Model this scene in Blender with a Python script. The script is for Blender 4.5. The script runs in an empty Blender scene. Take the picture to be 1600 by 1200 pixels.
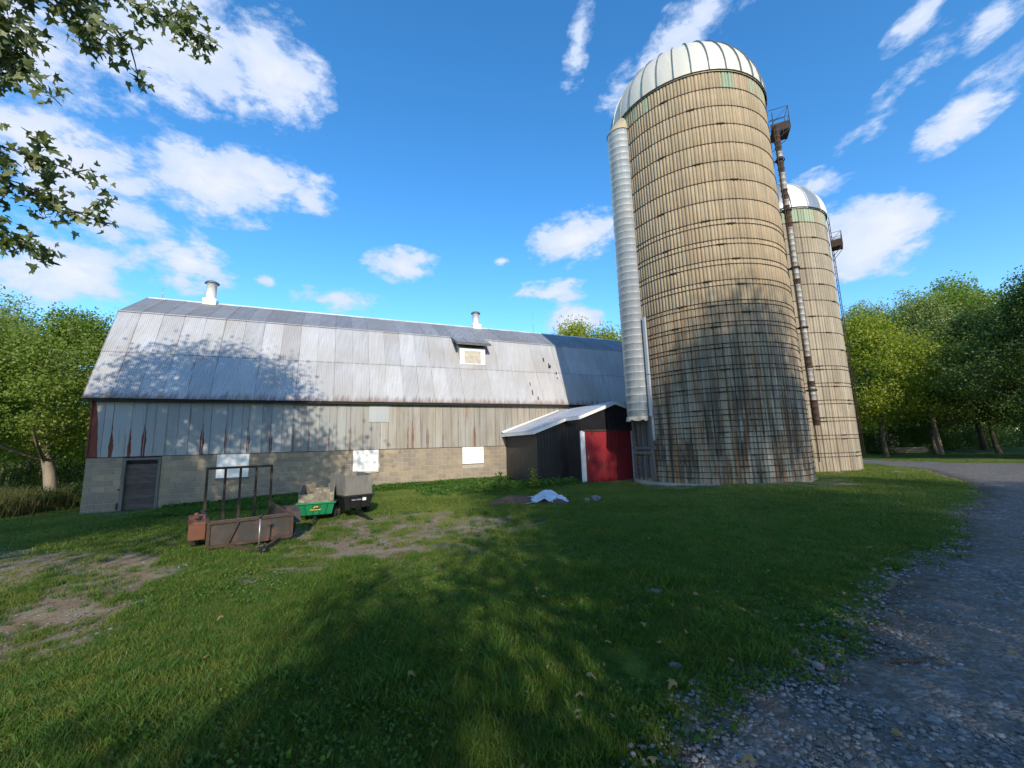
import bpy, math, random
import numpy as np
from mathutils import Vector, Matrix

random.seed(7)
rng = np.random.default_rng(7)
PI = math.pi
sc = bpy.context.scene
COL = sc.collection

# ------------------------------------------------------------------ camera
PITCH, ROLL, FPX = math.radians(8.513), math.radians(-1.7), 642.757
fw = Vector((0, math.cos(PITCH), math.sin(PITCH)))
u0 = Vector((0, -math.sin(PITCH), math.cos(PITCH)))
r0 = Vector((1, 0, 0))
cr = r0 * math.cos(ROLL) + u0 * math.sin(ROLL)
cu = u0 * math.cos(ROLL) - r0 * math.sin(ROLL)
cd = bpy.data.cameras.new('camera')
cd.sensor_width = 36
cd.lens = FPX / 1600 * 36
cd.clip_start = 0.05
cd.clip_end = 3000
cam = bpy.data.objects.new('camera', cd)
COL.objects.link(cam)
cam.matrix_world = Matrix(((cr.x, cu.x, -fw.x, 0), (cr.y, cu.y, -fw.y, 0), (cr.z, cu.z, -fw.z, 0), (0, 0, 0, 1)))
sc.camera = cam
crn, cun, fwn = np.array(cr), np.array(cu), np.array(fw)


def in_view(P, m=0.0):
    """boolean mask: which points fall inside the photograph's field of view (used to prune leaves / grass)"""
    P = np.atleast_2d(P)
    d = P @ fwn
    x = (P @ crn) / np.maximum(d, 1e-3) * FPX
    y = (P @ cun) / np.maximum(d, 1e-3) * FPX
    return (d > 0.05) & (np.abs(x) < 800 + m) & (np.abs(y) < 600 + m)


# ------------------------------------------------------------------ world + sun
SUN_EL = math.radians(25)
SUN_DIR = Vector((0.22, -0.975, 0)).normalized() * math.cos(SUN_EL) + Vector((0, 0, math.sin(SUN_EL)))  # towards the sun
world = bpy.data.worlds.new('World')
sc.world = world
world.use_nodes = True
SKY_STRENGTH = 0.148
SUN_STRENGTH = 2.7
sc.view_settings.view_transform = 'Standard'
sc.view_settings.look = 'None'
sc.view_settings.gamma = 1
sc.view_settings.use_curve_mapping = False
sc.view_settings.exposure = 0.95


class G:
    """tiny helper to write node graphs"""
    def __init__(s, nt):
        s.nt = nt
        nt.nodes.clear()

    def n(s, t, ins=None, **props):
        nd = s.nt.nodes.new(t)
        for k, v in props.items():
            setattr(nd, k, v)
        for k, v in (ins or {}).items():
            sock = nd.inputs[k]
            if isinstance(v, bpy.types.NodeSocket):
                s.nt.links.new(v, sock)
            else:
                sock.default_value = v
        return nd

    def math(s, op, a, b=0.0, c=0.0, clamp=False):
        return s.n('ShaderNodeMath', {0: a, 1: b, 2: c}, operation=op, use_clamp=clamp).outputs[0]

    def noise(s, vec, scale=1.0, detail=4, rough=0.55, out=0, dist=0.0):
        return s.n('ShaderNodeTexNoise', {'Vector': vec, 'Scale': scale, 'Detail': detail, 'Roughness': rough, 'Distortion': dist}).outputs[out]

    def mapping(s, vec, loc=(0, 0, 0), rot=(0, 0, 0), scale=(1, 1, 1), vt='POINT'):
        return s.n('ShaderNodeMapping', {'Vector': vec, 'Location': loc, 'Rotation': rot, 'Scale': scale}, vector_type=vt).outputs[0]

    def step(s, v, a, b, lo=0.0, hi=1.0):
        return s.n('ShaderNodeMapRange', {'Value': v, 'From Min': a, 'From Max': b, 'To Min': lo, 'To Max': hi}, clamp=True).outputs[0]

    def mix(s, f, a, b, bt='MIX'):
        nd = s.nt.nodes.new('ShaderNodeMix')
        nd.data_type = 'RGBA'
        nd.blend_type = bt
        for i, v in ((0, f), (6, a), (7, b)):
            if isinstance(v, bpy.types.NodeSocket):
                s.nt.links.new(v, nd.inputs[i])
            else:
                nd.inputs[i].default_value = (*v, 1) if isinstance(v, tuple) and len(v) == 3 else v
        return nd.outputs[2]


# sky: Nishita plus procedural cumulus and wisps placed by direction
g = G(world.node_tree)
sky = g.n('ShaderNodeTexSky', sky_type='NISHITA', sun_disc=False, sun_elevation=SUN_EL,
          sun_rotation=math.atan2(SUN_DIR.x, SUN_DIR.y), altitude=100, air_density=1.0, dust_density=0.3, ozone_density=3.0)
hsv = g.n('ShaderNodeHueSaturation', {'Saturation': 1.27, 'Value': 1.05, 'Color': sky.outputs[0], 'Hue': 0.499})
dirv = g.n('ShaderNodeNewGeometry').outputs['Incoming']
dirv = g.n('ShaderNodeVectorMath', {0: dirv, 1: (-1, -1, -1)}, operation='MULTIPLY').outputs[0]
# (azimuth deg from +Y, elevation deg, half width rad, half height rad, tilt deg, strength)
CL = [(-42, 39.5, .23, .12, 8, .88), (-33, 41.4, .12, .12, 20, .9), (-37, 29.8, .20, .085, 12, .95), (-27.3, 29.8, .058, .05, 0, 1.0),
      (-50, 27.6, .19, .085, 0, .82), (-46.9, 23.6, .15, .06, 0, .8), (-49, 17.6, .13, .075, 0, .85), (-39.8, 20.4, .105, .055, -8, .95),
      (-15.1, 24.2, .10, .045, 0, 1.0), (10.0, 27.4, .13, .065, 8, 1.0), (6.0, 20.9, .14, .034, 0, .72), (8.6, 16.6, .085, .05, 0, 1.1),
      (-23.5, 19.0, .12, .04, 0, .7), (24.5, 44.5, .20, .062, 18, .68), (11.7, 46.5, .035, .12, -20, .5), (43.0, 20.4, .105, .085, 4, 1.35),
      (49.9, 37.1, .07, .03, 30, .62), (48.0, 32.5, .15, .035, 33, .55), (51.5, 28.2, .12, .04, 30, .68), (54.5, 34.1, .06, .03, 30, .6),
      (-54, 35, .13, .12, 0, .8), (-32.3, 20.3, .028, .015, 0, .8), (-0.9, 25.2, .032, .014, 0, .7), (39.5, 27.0, .07, .035, 0, .6), (-37, 36, .15, .05, 0, .5)]
rs = random.Random(5)
for k in range(22):   # the same sort of sky goes on outside the frame
    az = rs.uniform(62, 298)
    CL.append((az, rs.uniform(14, 50), rs.uniform(.07, .2), rs.uniform(.04, .09), rs.uniform(-20, 20), rs.uniform(.7, 1.1)))
mx = None
for az, el, a, b, tilt, st in CL:
    a_, e_ = math.radians(az), math.radians(el)
    c = Vector((math.sin(a_) * math.cos(e_), math.cos(a_) * math.cos(e_), math.sin(e_)))
    ex = Vector((math.cos(a_), -math.sin(a_), 0))
    ez = c.cross(ex) * -1
    if ez.z < 0:
        ez = -ez
    t = math.radians(tilt)
    ex2 = ex * math.cos(t) + ez * math.sin(t)
    ez2 = ez * math.cos(t) - ex * math.sin(t)
    M = Matrix((ex2, c, ez2)).transposed()
    if M.determinant() < 0:
        M = Matrix((-ex2, c, ez2)).transposed()
    mp = g.mapping(dirv, loc=tuple(c), rot=tuple(M.to_euler('XYZ')), scale=(a * 1.17, 0.6, b * 1.22), vt='TEXTURE')
    gr = g.n('ShaderNodeTexGradient', {'Vector': mp}, gradient_type='SPHERICAL').outputs['Fac']
    v = g.math('MULTIPLY', gr, st)
    mx = v if mx is None else g.math('MAXIMUM', mx, v)
sq = g.mapping(dirv, scale=(1, 1, 1.9))
n1 = g.noise(sq, 8.5, 10, 0.62, dist=0.3)
n2 = g.noise(g.mapping(sq, loc=(3, 1, 7)), 24.0, 7, 0.62)
nn = g.math('ADD', g.math('MULTIPLY', n1, 1.75), g.math('MULTIPLY', n2, 0.95))
dens = g.math('ADD', g.math('MULTIPLY', mx, 1.15), g.math('SUBTRACT', nn, 1.33))
dens = g.math('MULTIPLY', dens, g.step(mx, 0.02, 0.2))
alpha = g.step(dens, 0.28, 0.64)
alpha = g.math('POWER', alpha, 1.25)
alpha = g.math('MULTIPLY', alpha, 0.95)
core = g.step(dens, 0.45, 1.05)
# puffs are brighter towards the sun side, blue grey in thin and low parts
ccol = g.mix(core, (2.2, 2.7, 3.7), (3.2, 3.3, 3.55))
n3 = g.noise(g.mapping(dirv, loc=(0.03, 0, 0.05)), 9.0, 5, 0.55)
ccol = g.mix(g.step(n3, 0.38, 0.62), g.mix(0.5, ccol, (2.05, 2.6, 3.6)), ccol)
skyc = g.mix(alpha, hsv.outputs[0], ccol)
bg = g.n('ShaderNodeBackground', {'Color': skyc, 'Strength': SKY_STRENGTH})
g.n('ShaderNodeOutputWorld', {'Surface': bg.outputs[0]})

sd = bpy.data.lights.new('sun', 'SUN')
sd.energy = SUN_STRENGTH
sd.angle = math.radians(0.55)
sd.color = (1.0, 0.89, 0.72)
so = bpy.data.objects.new('sun', sd)
COL.objects.link(so)
so.rotation_euler = SUN_DIR.to_track_quat('Z', 'Y').to_euler()


# ------------------------------------------------------------------ object helpers
def tag(o, label=None, cat=None, group=None, kind=None):
    if label: o['label'] = label
    if cat: o['category'] = cat
    if group: o['group'] = group
    if kind: o['kind'] = kind
    return o


def empty(name, loc, rz=0.0):
    o = bpy.data.objects.new(name, None)
    COL.objects.link(o)
    o.location = loc
    o.rotation_euler = (0, 0, rz)
    o.empty_display_size = 0.3
    return o


def link_mesh(name, me, parent=None, loc=(0, 0, 0), rot=(0, 0, 0)):
    o = bpy.data.objects.new(name, me)
    COL.objects.link(o)
    o.parent = parent
    o.location = loc
    o.rotation_euler = rot
    return o


class MB:
    def __init__(s):
        s.v = []; s.f = []; s.m = []; s.cur = 0; s.sm = []

    def add(s, vs, fs, smooth=False):
        b = len(s.v)
        s.v += [tuple(v) for v in vs]
        s.f += [tuple(b + i for i in f) for f in fs]
        s.m += [s.cur] * len(fs)
        s.sm += [smooth] * len(fs)
        return s

    def box(s, x0, x1, y0, y1, z0, z1, bev=0.0):
        if bev > 0 and min(x1 - x0, y1 - y0, z1 - z0) > 2.2 * bev:
            b = bev
            vs = []; idx = {}
            for i, (X, sx) in enumerate(((x0, 1), (x1, -1))):
                for j, (Y, sy) in enumerate(((y0, 1), (y1, -1))):
                    for k, (Z, sz) in enumerate(((z0, 1), (z1, -1))):
                        idx[i, j, k, 0] = len(vs); vs.append((X, Y + sy * b, Z + sz * b))
                        idx[i, j, k, 1] = len(vs); vs.append((X + sx * b, Y, Z + sz * b))
                        idx[i, j, k, 2] = len(vs); vs.append((X + sx * b, Y + sy * b, Z))
            I = idx; fs = []
            for i in (0, 1): fs.append([I[i, 0, 0, 0], I[i, 0, 1, 0], I[i, 1, 1, 0], I[i, 1, 0, 0]])
            for j in (0, 1): fs.append([I[0, j, 0, 1], I[1, j, 0, 1], I[1, j, 1, 1], I[0, j, 1, 1]])
            for k in (0, 1): fs.append([I[0, 0, k, 2], I[0, 1, k, 2], I[1, 1, k, 2], I[1, 0, k, 2]])
            for i in (0, 1):
                for j in (0, 1): fs.append([I[i, j, 0, 0], I[i, j, 1, 0], I[i, j, 1, 1], I[i, j, 0, 1]])
                for k in (0, 1): fs.append([I[i, 0, k, 0], I[i, 1, k, 0], I[i, 1, k, 2], I[i, 0, k, 2]])
            for j in (0, 1):
                for k in (0, 1): fs.append([I[0, j, k, 1], I[1, j, k, 1], I[1, j, k, 2], I[0, j, k, 2]])
            for i in (0, 1):
                for j in (0, 1):
                    for k in (0, 1): fs.append([I[i, j, k, 0], I[i, j, k, 1], I[i, j, k, 2]])
            return s.add(vs, fs)
        vs = [(x, y, z) for x in (x0, x1) for y in (y0, y1) for z in (z0, z1)]
        return s.add(vs, [(0, 1, 3, 2), (4, 6, 7, 5), (0, 4, 5, 1), (2, 3, 7, 6), (0, 2, 6, 4), (1, 5, 7, 3)])

    def prism(s, pts, a, b, axis='y'):
        """polygon pts (p,q) extruded from a to b along axis; y: (x,z) polygons, x: (y,z), z: (x,y)"""
        n = len(pts)
        f = {'y': lambda p, t: (p[0], t, p[1]), 'x': lambda p, t: (t, p[0], p[1]), 'z': lambda p, t: (p[0], p[1], t)}[axis]
        vs = [f(p, a) for p in pts] + [f(p, b) for p in pts]
        fs = [tuple(range(n))[::-1], tuple(range(n, 2 * n))] + [(i, (i + 1) % n, n + (i + 1) % n, n + i) for i in range(n)]
        return s.add(vs, fs)

    def tube(s, pts, rad, n=8, caps=True, smooth=True):
        pts = [Vector(p) for p in pts]
        if not isinstance(rad, (list, tuple)): rad = [rad] * len(pts)
        vs = []
        up = Vector((0, 0, 1))
        for i, p in enumerate(pts):
            t = (pts[min(i + 1, len(pts) - 1)] - pts[max(i - 1, 0)])
            if t.length < 1e-9: t = Vector((0, 0, 1))
            t.normalize()
            a = t.cross(up)
            if a.length < 0.1: a = t.cross(Vector((1, 0, 0)))
            a.normalize(); b = t.cross(a)
            for k in range(n):
                an = 2 * PI * k / n
                vs.append(p + (a * math.cos(an) + b * math.sin(an)) * rad[i])
        fs = []
        for i in range(len(pts) - 1):
            for k in range(n):
                fs.append((i * n + k, i * n + (k + 1) % n, (i + 1) * n + (k + 1) % n, (i + 1) * n + k))
        s.add(vs, fs, smooth)
        if caps:
            b = len(s.v) - len(vs)
            s.f.append(tuple(b + k for k in range(n))[::-1]); s.m.append(s.cur); s.sm.append(False)
            s.f.append(tuple(b + (len(pts) - 1) * n + k for k in range(n))); s.m.append(s.cur); s.sm.append(False)
        return s

    def bar(s, p, q, w, h=None):
        """square section bar between two points"""
        p, q = Vector(p), Vector(q); h = h or w
        t = (q - p).normalized()
        a = t.cross(Vector((0, 0, 1)))
        if a.length < 0.05: a = Vector((1, 0, 0))
        a.normalize(); b = t.cross(a)
        vs = []
        for c in (p, q):
            for sx, sy in ((-1, -1), (1, -1), (1, 1), (-1, 1)):
                vs.append(c + a * sx * w / 2 + b * sy * h / 2)
        return s.add(vs, [(3, 2, 1, 0), (4, 5, 6, 7), (0, 1, 5, 4), (1, 2, 6, 5), (2, 3, 7, 6), (3, 0, 4, 7)])

    def lathe(s, prof, cx=0, cy=0, n=24, a0=0, a1=2 * PI, smooth=True, axis='z'):
        full = abs(a1 - a0 - 2 * PI) < 1e-6
        m = n if full else n + 1
        vs = []
        for (r, z) in prof:
            for k in range(m):
                a = a0 + (a1 - a0) * k / n
                if axis == 'z': vs.append((cx + r * math.sin(a), cy - r * math.cos(a), z))
                else: vs.append((z, cx + r * math.sin(a), cy - r * math.cos(a)))
        fs = []
        for i in range(len(prof) - 1):
            for k in range(n):
                k2 = (k + 1) % m
                fs.append((i * m + k, i * m + k2, (i + 1) * m + k2, (i + 1) * m + k))
        return s.add(vs, fs, smooth)

    def mesh(s, name, mats):
        me = bpy.data.meshes.new(name)
        me.from_pydata(s.v, [], s.f)
        if not isinstance(mats, (list, tuple)): mats = [mats]
        for m in mats: me.materials.append(m)
        me.polygons.foreach_set('material_index', s.m)
        me.polygons.foreach_set('use_smooth', s.sm)
        me.update()
        return me

    def build(s, name, mats, parent=None, loc=(0, 0, 0), rot=(0, 0, 0)):
        return link_mesh(name, s.mesh(name, mats), parent, loc, rot)


def np_mesh(name, V, Q, mat, attrs=None, smooth=False):
    """fast mesh from numpy: V (n,3), Q (m,k) faces"""
    me = bpy.data.meshes.new(name)
    V = np.ascontiguousarray(V, dtype=np.float32)
    k = Q.shape[1]
    me.vertices.add(len(V)); me.vertices.foreach_set('co', V.ravel())
    me.loops.add(Q.size); me.loops.foreach_set('vertex_index', np.ascontiguousarray(Q, dtype=np.int32).ravel())
    me.polygons.add(len(Q))
    me.polygons.foreach_set('loop_start', np.arange(0, Q.size, k, dtype=np.int32))
    if smooth: me.polygons.foreach_set('use_smooth', np.ones(len(Q), dtype=bool))
    me.update(calc_edges=True)
    for an, arr in (attrs or {}).items():
        a = me.attributes.new(an, 'FLOAT', 'POINT')
        a.data.foreach_set('value', np.ascontiguousarray(arr, dtype=np.float32))
    me.materials.append(mat)
    return me


# ------------------------------------------------------------------ materials
def new_mat(name):
    m = bpy.data.materials.new(name)
    m.use_nodes = True
    return m, G(m.node_tree)


def finish(g, col, rough=0.8, metal=0.0, bump=None, bstr=0.3, bdist=0.01, spec=0.4, extra=None):
    ins = {'Base Color': col if isinstance(col, bpy.types.NodeSocket) else (*col, 1), 'Roughness': rough, 'Metallic': metal, 'Specular IOR Level': spec}
    if bump is not None:
        ins['Normal'] = g.n('ShaderNodeBump', {'Height': bump, 'Strength': bstr, 'Distance': bdist}).outputs[0]
    if extra: ins.update(extra)
    p = g.n('ShaderNodeBsdfPrincipled', ins)
    g.n('ShaderNodeOutputMaterial', {'Surface': p.outputs[0]})
    return p


def pos(g):
    return g.n('ShaderNodeNewGeometry').outputs['Position']


def orand(g):
    return g.n('ShaderNodeObjectInfo').outputs['Random']


def simple(name, a, b=None, scale=6.0, rough=0.8, metal=0.0, stretch=(1, 1, 1), rnd=0.0, dirt=None, dirt_amt=0.5, bstr=0.25, spec=0.4, dscale=2.5):
    """two-tone noise material with optional dirt colour and per object tone"""
    m, g = new_mat(name)
    p = g.mapping(pos(g), scale=stretch)
    n = g.noise(p, scale, 6, 0.6)
    col = g.mix(g.step(n, 0.3, 0.7), a, b or tuple(x * 0.7 for x in a))
    if dirt:
        n2 = g.noise(g.mapping(p, loc=(5, 3, 1)), dscale, 7, 0.65)
        col = g.mix(g.step(n2, 0.62 - 0.25 * dirt_amt, 0.78 - 0.1 * dirt_amt), col, dirt)
    if rnd:
        f = g.math('ADD', g.math('MULTIPLY', orand(g), rnd * 2), 1 - rnd)
        col = g.mix(1.0, col, g.n('ShaderNodeCombineColor', {0: f, 1: f, 2: f}).outputs[0], 'MULTIPLY')
    finish(g, col, rough, metal, n, bstr, 0.01, spec)
    return m


M = {}
M['mortar'] = simple('mortar', (.42, .37, .29), (.30, .26, .205), 12)
M['white_board'] = simple('white_board', (.78, .78, .76), (.68, .69, .68), 1.4, 0.5, dirt=(.42, .38, .30), dirt_amt=.05)
M['grey_wood'] = simple('grey_wood', (.17, .16, .155), (.09, .085, .08), 9, .85, stretch=(1, 1, .15), rnd=.15)
M['door_wood'] = simple('door_wood', (.105, .085, .075), (.05, .042, .04), 5, .8, stretch=(.6, .6, 2.5), rnd=.2)
M['cream_wood'] = simple('cream_wood', (.55, .50, .42), (.38, .34, .28), 5, .8, dirt=(.2, .15, .1), dirt_amt=.2)
M['red_wood'] = simple('red_wood', (.20, .055, .038), (.12, .035, .026), 8, .85, stretch=(1, 1, .2), rnd=.15)
M['dark_inside'] = simple('dark_inside', (.02, .02, .02), (.012, .012, .012))
M['white_trim'] = simple('white_trim', (.74, .75, .76), (.62, .63, .65), 3, .45)
M['cap_metal'] = simple('cap_metal', (.25, .27, .27), (.16, .18, .18), 5, .5, .6)
M['rust'] = simple('rust', (.075, .045, .032), (.04, .027, .022), 14, .9, dirt=(.15, .07, .035), dirt_amt=.25)
M['hoop'] = simple('hoop', (.055, .036, .027), (.03, .022, .018), 20, .85, dirt=(.14, .06, .028), dirt_amt=.35)
M['rusty_sheet'] = simple('rusty_sheet', (.05, .043, .04), (.028, .026, .025), 4, .65, dirt=(.13, .062, .03), dirt_amt=.4, dscale=3.5)
M['orange'] = simple('orange', (.19, .062, .03), (.10, .04, .025), 6, .6, dirt=(.09, .05, .03), dirt_amt=.5)
M['rubber'] = simple('rubber', (.022, .022, .023), (.035, .033, .03), 15, .8)
M['galv'] = simple('galv', (.42, .42, .40), (.28, .28, .27), 10, .4, .7)
M['green_plastic'] = simple('green_plastic', (.012, .20, .085), (.008, .14, .06), 3, .38, dirt=(.07, .10, .05), dirt_amt=.25)
M['yellow_paint'] = simple('yellow_paint', (.55, .42, .03), (.40, .28, .02), 6, .5)
M['black_plastic'] = simple('black_plastic', (.016, .017, .019), (.011, .011, .012), 6, .45)
M['ply'] = simple('ply', (.21, .20, .185), (.12, .115, .105), 5, .85, stretch=(1, 1, .35), rnd=.15, dirt=(.33, .30, .24), dirt_amt=.3)
M['mossy_ply'] = simple('mossy_ply', (.19, .165, .13), (.10, .085, .075), 6, .9, dirt=(.36, .34, .24), dirt_amt=.55, dscale=7)
M['sticker'] = simple('sticker', (.75, .75, .75), (.68, .68, .68), 5, .4)
M['tarp'] = simple('tarp', (.46, .55, .64), (.36, .44, .55), 3, .5, dirt=(.2, .2, .18), dirt_amt=.1)
M['soil'] = simple('soil', (.12, .075, .05), (.06, .042, .03), 6, .95, bstr=.8)
M['rock'] = simple('rock', (.22, .22, .215), (.13, .13, .135), 5, .85, rnd=.3, bstr=.6)
M['slate'] = simple('slate', (.19, .185, .185), (.105, .105, .11), 14, .8, rnd=.35)
M['bark'] = simple('bark', (.125, .10, .08), (.055, .045, .037), 9, .95, stretch=(1, 1, .25), bstr=.8)
M['bark_pale'] = simple('bark_pale', (.28, .24, .19), (.15, .125, .10), 7, .95, stretch=(1, 1, .25), bstr=.8)
M['twig'] = simple('twig', (.09, .07, .05), (.05, .04, .03), 20, .9)
M['wire'] = simple('wire', (.22, .23, .24), (.18, .18, .19), 5, .5)
M['black_clad'] = None


def m_block():
    m, g = new_mat('concrete_block')
    p = pos(g)
    r = orand(g)
    col = g.mix(r, (.27, .21, .14), (.40, .32, .22))
    n = g.noise(p, 1.3, 6, .6)
    col = g.mix(g.step(n, .35, .7), col, (.21, .19, .165))
    sp = g.sep = g.n('ShaderNodeSeparateXYZ', {0: p}).outputs
    low = g.math('ADD', g.math('MULTIPLY', sp[2], -1.0), g.math('MULTIPLY', n, 1.2))
    col = g.mix(g.step(low, 1.7, 2.6, 0, .55), col, (.15, .14, .115))
    fine = g.noise(p, 55, 4, .6)
    col = g.mix(g.step(fine, .3, .75, 0, .35), col, (.12, .10, .08))
    # rust run below a seam
    finish(g, col, .92, 0, fine, .35, .006)
    return m


def m_galv(name, base, dark, warm, metal, rough, rust=0.0, rnd=.12, zlow=None, lap=False):
    """weathered galvanised / painted sheet with streaks along the slope"""
    m, g = new_mat(name)
    p = pos(g)
    st = g.noise(g.mapping(p, rot=(0, 0, -.417), scale=(5.5, .8, .35)), 1.6, 7, .62)
    big = g.noise(p, .55, 5, .55)
    col = g.mix(g.step(st, .34, .70), base, dark)
    col = g.mix(g.step(big, .40, .68, 0, .6), col, warm)
    if rust:
        tc = g.noise(g.mapping(p, rot=(0, 0, -.417), loc=(4, 2, 0), scale=(4.5, .5, .33)), 1.9, 8, .66)
        col = g.mix(g.step(tc, .70 - .13 * rust, .80 - .1 * rust, 0, .75), col, (.20, .085, .045))
        if zlow is not None:
            z = g.n('ShaderNodeSeparateXYZ', {0: p}).outputs[2]
            e = g.math('ADD', g.math('MULTIPLY', g.step(z, zlow, zlow + 0.75, 1, 0), .55), g.math('MULTIPLY', tc, .9))
            col = g.mix(g.step(e, .78, .98, 0, .75), col, (.19, .10, .06))
    if lap:      # darker bands at each sheet's side and end laps, darker corrugation valleys
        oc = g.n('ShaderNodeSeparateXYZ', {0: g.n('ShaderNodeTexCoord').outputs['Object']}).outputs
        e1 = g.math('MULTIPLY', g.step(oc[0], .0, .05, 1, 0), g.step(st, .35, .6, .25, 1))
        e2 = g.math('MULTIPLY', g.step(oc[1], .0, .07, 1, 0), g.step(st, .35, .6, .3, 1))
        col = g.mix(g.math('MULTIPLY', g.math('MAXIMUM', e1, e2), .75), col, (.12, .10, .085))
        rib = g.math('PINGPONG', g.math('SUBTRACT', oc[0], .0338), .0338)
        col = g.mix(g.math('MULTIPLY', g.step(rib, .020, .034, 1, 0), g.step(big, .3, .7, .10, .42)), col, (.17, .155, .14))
    r = orand(g)
    f = g.math('ADD', g.math('MULTIPLY', r, rnd * 2), 1 - rnd)
    col = g.mix(1.0, col, g.n('ShaderNodeCombineColor', {0: f, 1: f, 2: f}).outputs[0], 'MULTIPLY')
    finish(g, col, rough, metal, st, .12, .01)
    return m


def m_stave(name, a, b, stain, zlo=-1.5, zhi=5.5):
    m, g = new_mat(name)
    p = pos(g)
    r = orand(g)
    z = g.n('ShaderNodeSeparateXYZ', {0: p}).outputs[2]
    n = g.noise(p, 2.2, 6, .6)
    col = g.mix(g.step(n, .3, .7), a, b)
    vs = g.noise(g.mapping(p, scale=(3.8, 3.8, .22)), 1.0, 8, .7)
    vs2 = g.noise(g.mapping(p, loc=(9, 4, 2), scale=(5, 5, .30)), 1.1, 8, .7)
    low = g.step(z, zlo + 1.5, zhi + .5, 1, .12)
    dk = g.math('MULTIPLY', g.step(vs, .44, .53), low)
    col = g.mix(g.math('MULTIPLY', dk, min(1, .92 * stain)), col, (.058, .052, .045))
    ru = g.math('MULTIPLY', g.step(vs2, .49, .60), g.step(z, zlo, zhi, 1, .2))
    col = g.mix(g.math('MULTIPLY', ru, .8 * stain), col, (.36, .155, .05))
    wt = g.math('MULTIPLY', g.step(g.noise(g.mapping(p, loc=(2, 7, 3), scale=(3, 3, .5)), 1.2, 6, .6), .46, .58), low)
    col = g.mix(g.math('MULTIPLY', wt, .6 * stain), col, (.50, .46, .38))
    st = g.noise(g.mapping(p, loc=(1, 6, 2), scale=(9, 9, .12)), 1.3, 6, .65)
    col = g.mix(g.step(st, .44, .64, 0, .5), col, (.15, .115, .075))
    f = g.math('ADD', g.math('MULTIPLY', r, .26), .87)
    col = g.mix(1.0, col, g.n('ShaderNodeCombineColor', {0: f, 1: f, 2: f}).outputs[0], 'MULTIPLY')
    fine = g.noise(p, 40, 5, .6)
    finish(g, col, .92, 0, fine, .3, .006)
    return m


def m_siding():
    m, g = new_mat('siding')
    p = pos(g)
    r = orand(g)
    n = g.noise(g.mapping(p, scale=(1, 1, .35)), 1.1, 7, .6)
    col = g.mix(g.step(n, .35, .68), (.31, .315, .30), (.29, .255, .20))
    n2 = g.noise(g.mapping(p, scale=(6, 6, .4)), 1.4, 6, .65)
    col = g.mix(g.step(n2, .47, .68, 0, .7), col, (.19, .155, .12))
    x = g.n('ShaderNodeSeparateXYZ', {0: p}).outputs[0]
    col = g.mix(g.step(x, -11, -5, .8, 0), col, (.235, .275, .31))  # bluish shade of the left end put into the siding colour
    n3 = g.noise(g.mapping(p, loc=(8, 1, 1), scale=(5, 5, .3)), 1.6, 7, .68)
    col = g.mix(g.step(n3, .60, .68, 0, .75), col, (.19, .075, .045))
    f = g.math('ADD', g.math('MULTIPLY', r, .26), .87)
    col = g.mix(1.0, col, g.n('ShaderNodeCombineColor', {0: f, 1: f, 2: f}).outputs[0], 'MULTIPLY')
    finish(g, col, .6, .25, n2, .15, .01)
    return m


def m_leaf(name, cols, trans=.35, rough=.55, spec=.35):
    m, g = new_mat(name)
    ri = g.n('ShaderNodeNewGeometry').outputs['Random Per Island']
    cr_ = g.n('ShaderNodeValToRGB', {'Fac': ri})
    el = cr_.color_ramp.elements
    while len(el) > 1: el.remove(el[0])
    el[0].position = 0; el[0].color = (*cols[0], 1)
    for i, c in enumerate(cols[1:], 1):
        e = el.new(i / (len(cols) - 1)); e.color = (*c, 1)
    big = g.noise(pos(g), .35, 3, .5)
    col = g.mix(g.step(big, .35, .65, 0, .35), cr_.outputs[0], tuple(min(1, x * 1.5) for x in cols[-1]))
    p = g.n('ShaderNodeBsdfPrincipled', {'Base Color': col, 'Roughness': rough, 'Specular IOR Level': spec})
    t = g.n('ShaderNodeBsdfTranslucent', {'Color': g.mix(1.0, col, (1.3, 1.5, .5), 'MULTIPLY')})
    mx_ = g.n('ShaderNodeMixShader', {0: trans, 1: p.outputs[0], 2: t.outputs[0]})
    g.n('ShaderNodeOutputMaterial', {'Surface': mx_.outputs[0]})
    return m


def m_ground():
    m, g = new_mat('lawn')
    p = pos(g)
    dirt = g.n('ShaderNodeAttribute', attribute_name='dirt').outputs['Fac']
    n0 = g.noise(p, .22, 5, .6)
    n1 = g.noise(p, 1.7, 7, .65)
    n2 = g.noise(p, 14, 6, .7)
    col = g.mix(g.step(n1, .3, .7), (.050, .100, .015), (.080, .140, .022))
    col = g.mix(g.step(n0, .4, .65, 0, .5), col, (.085, .125, .028))
    col = g.mix(g.step(n2, .5, .75, 0, .6), col, (.03, .05, .012))
    # worn soil
    d = g.math('ADD', dirt, g.math('ADD', g.math('MULTIPLY', g.math('SUBTRACT', n1, .5), 1.5), g.math('MULTIPLY', g.math('SUBTRACT', n2, .5), 1.5)))
    soil = g.mix(g.step(n2, .35, .7), (.31, .225, .14), (.18, .128, .08))
    soil = g.mix(g.step(g.noise(p, 3.1, 4, .5), .45, .7, 0, .7), soil, (.34, .29, .215))
    col = g.mix(g.step(d, .36, .72), col, soil)
    fine = g.noise(p, 45, 5, .7)
    finish(g, col, .95, 0, g.math('ADD', n2, fine), .7, .03, .15)
    return m


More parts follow.
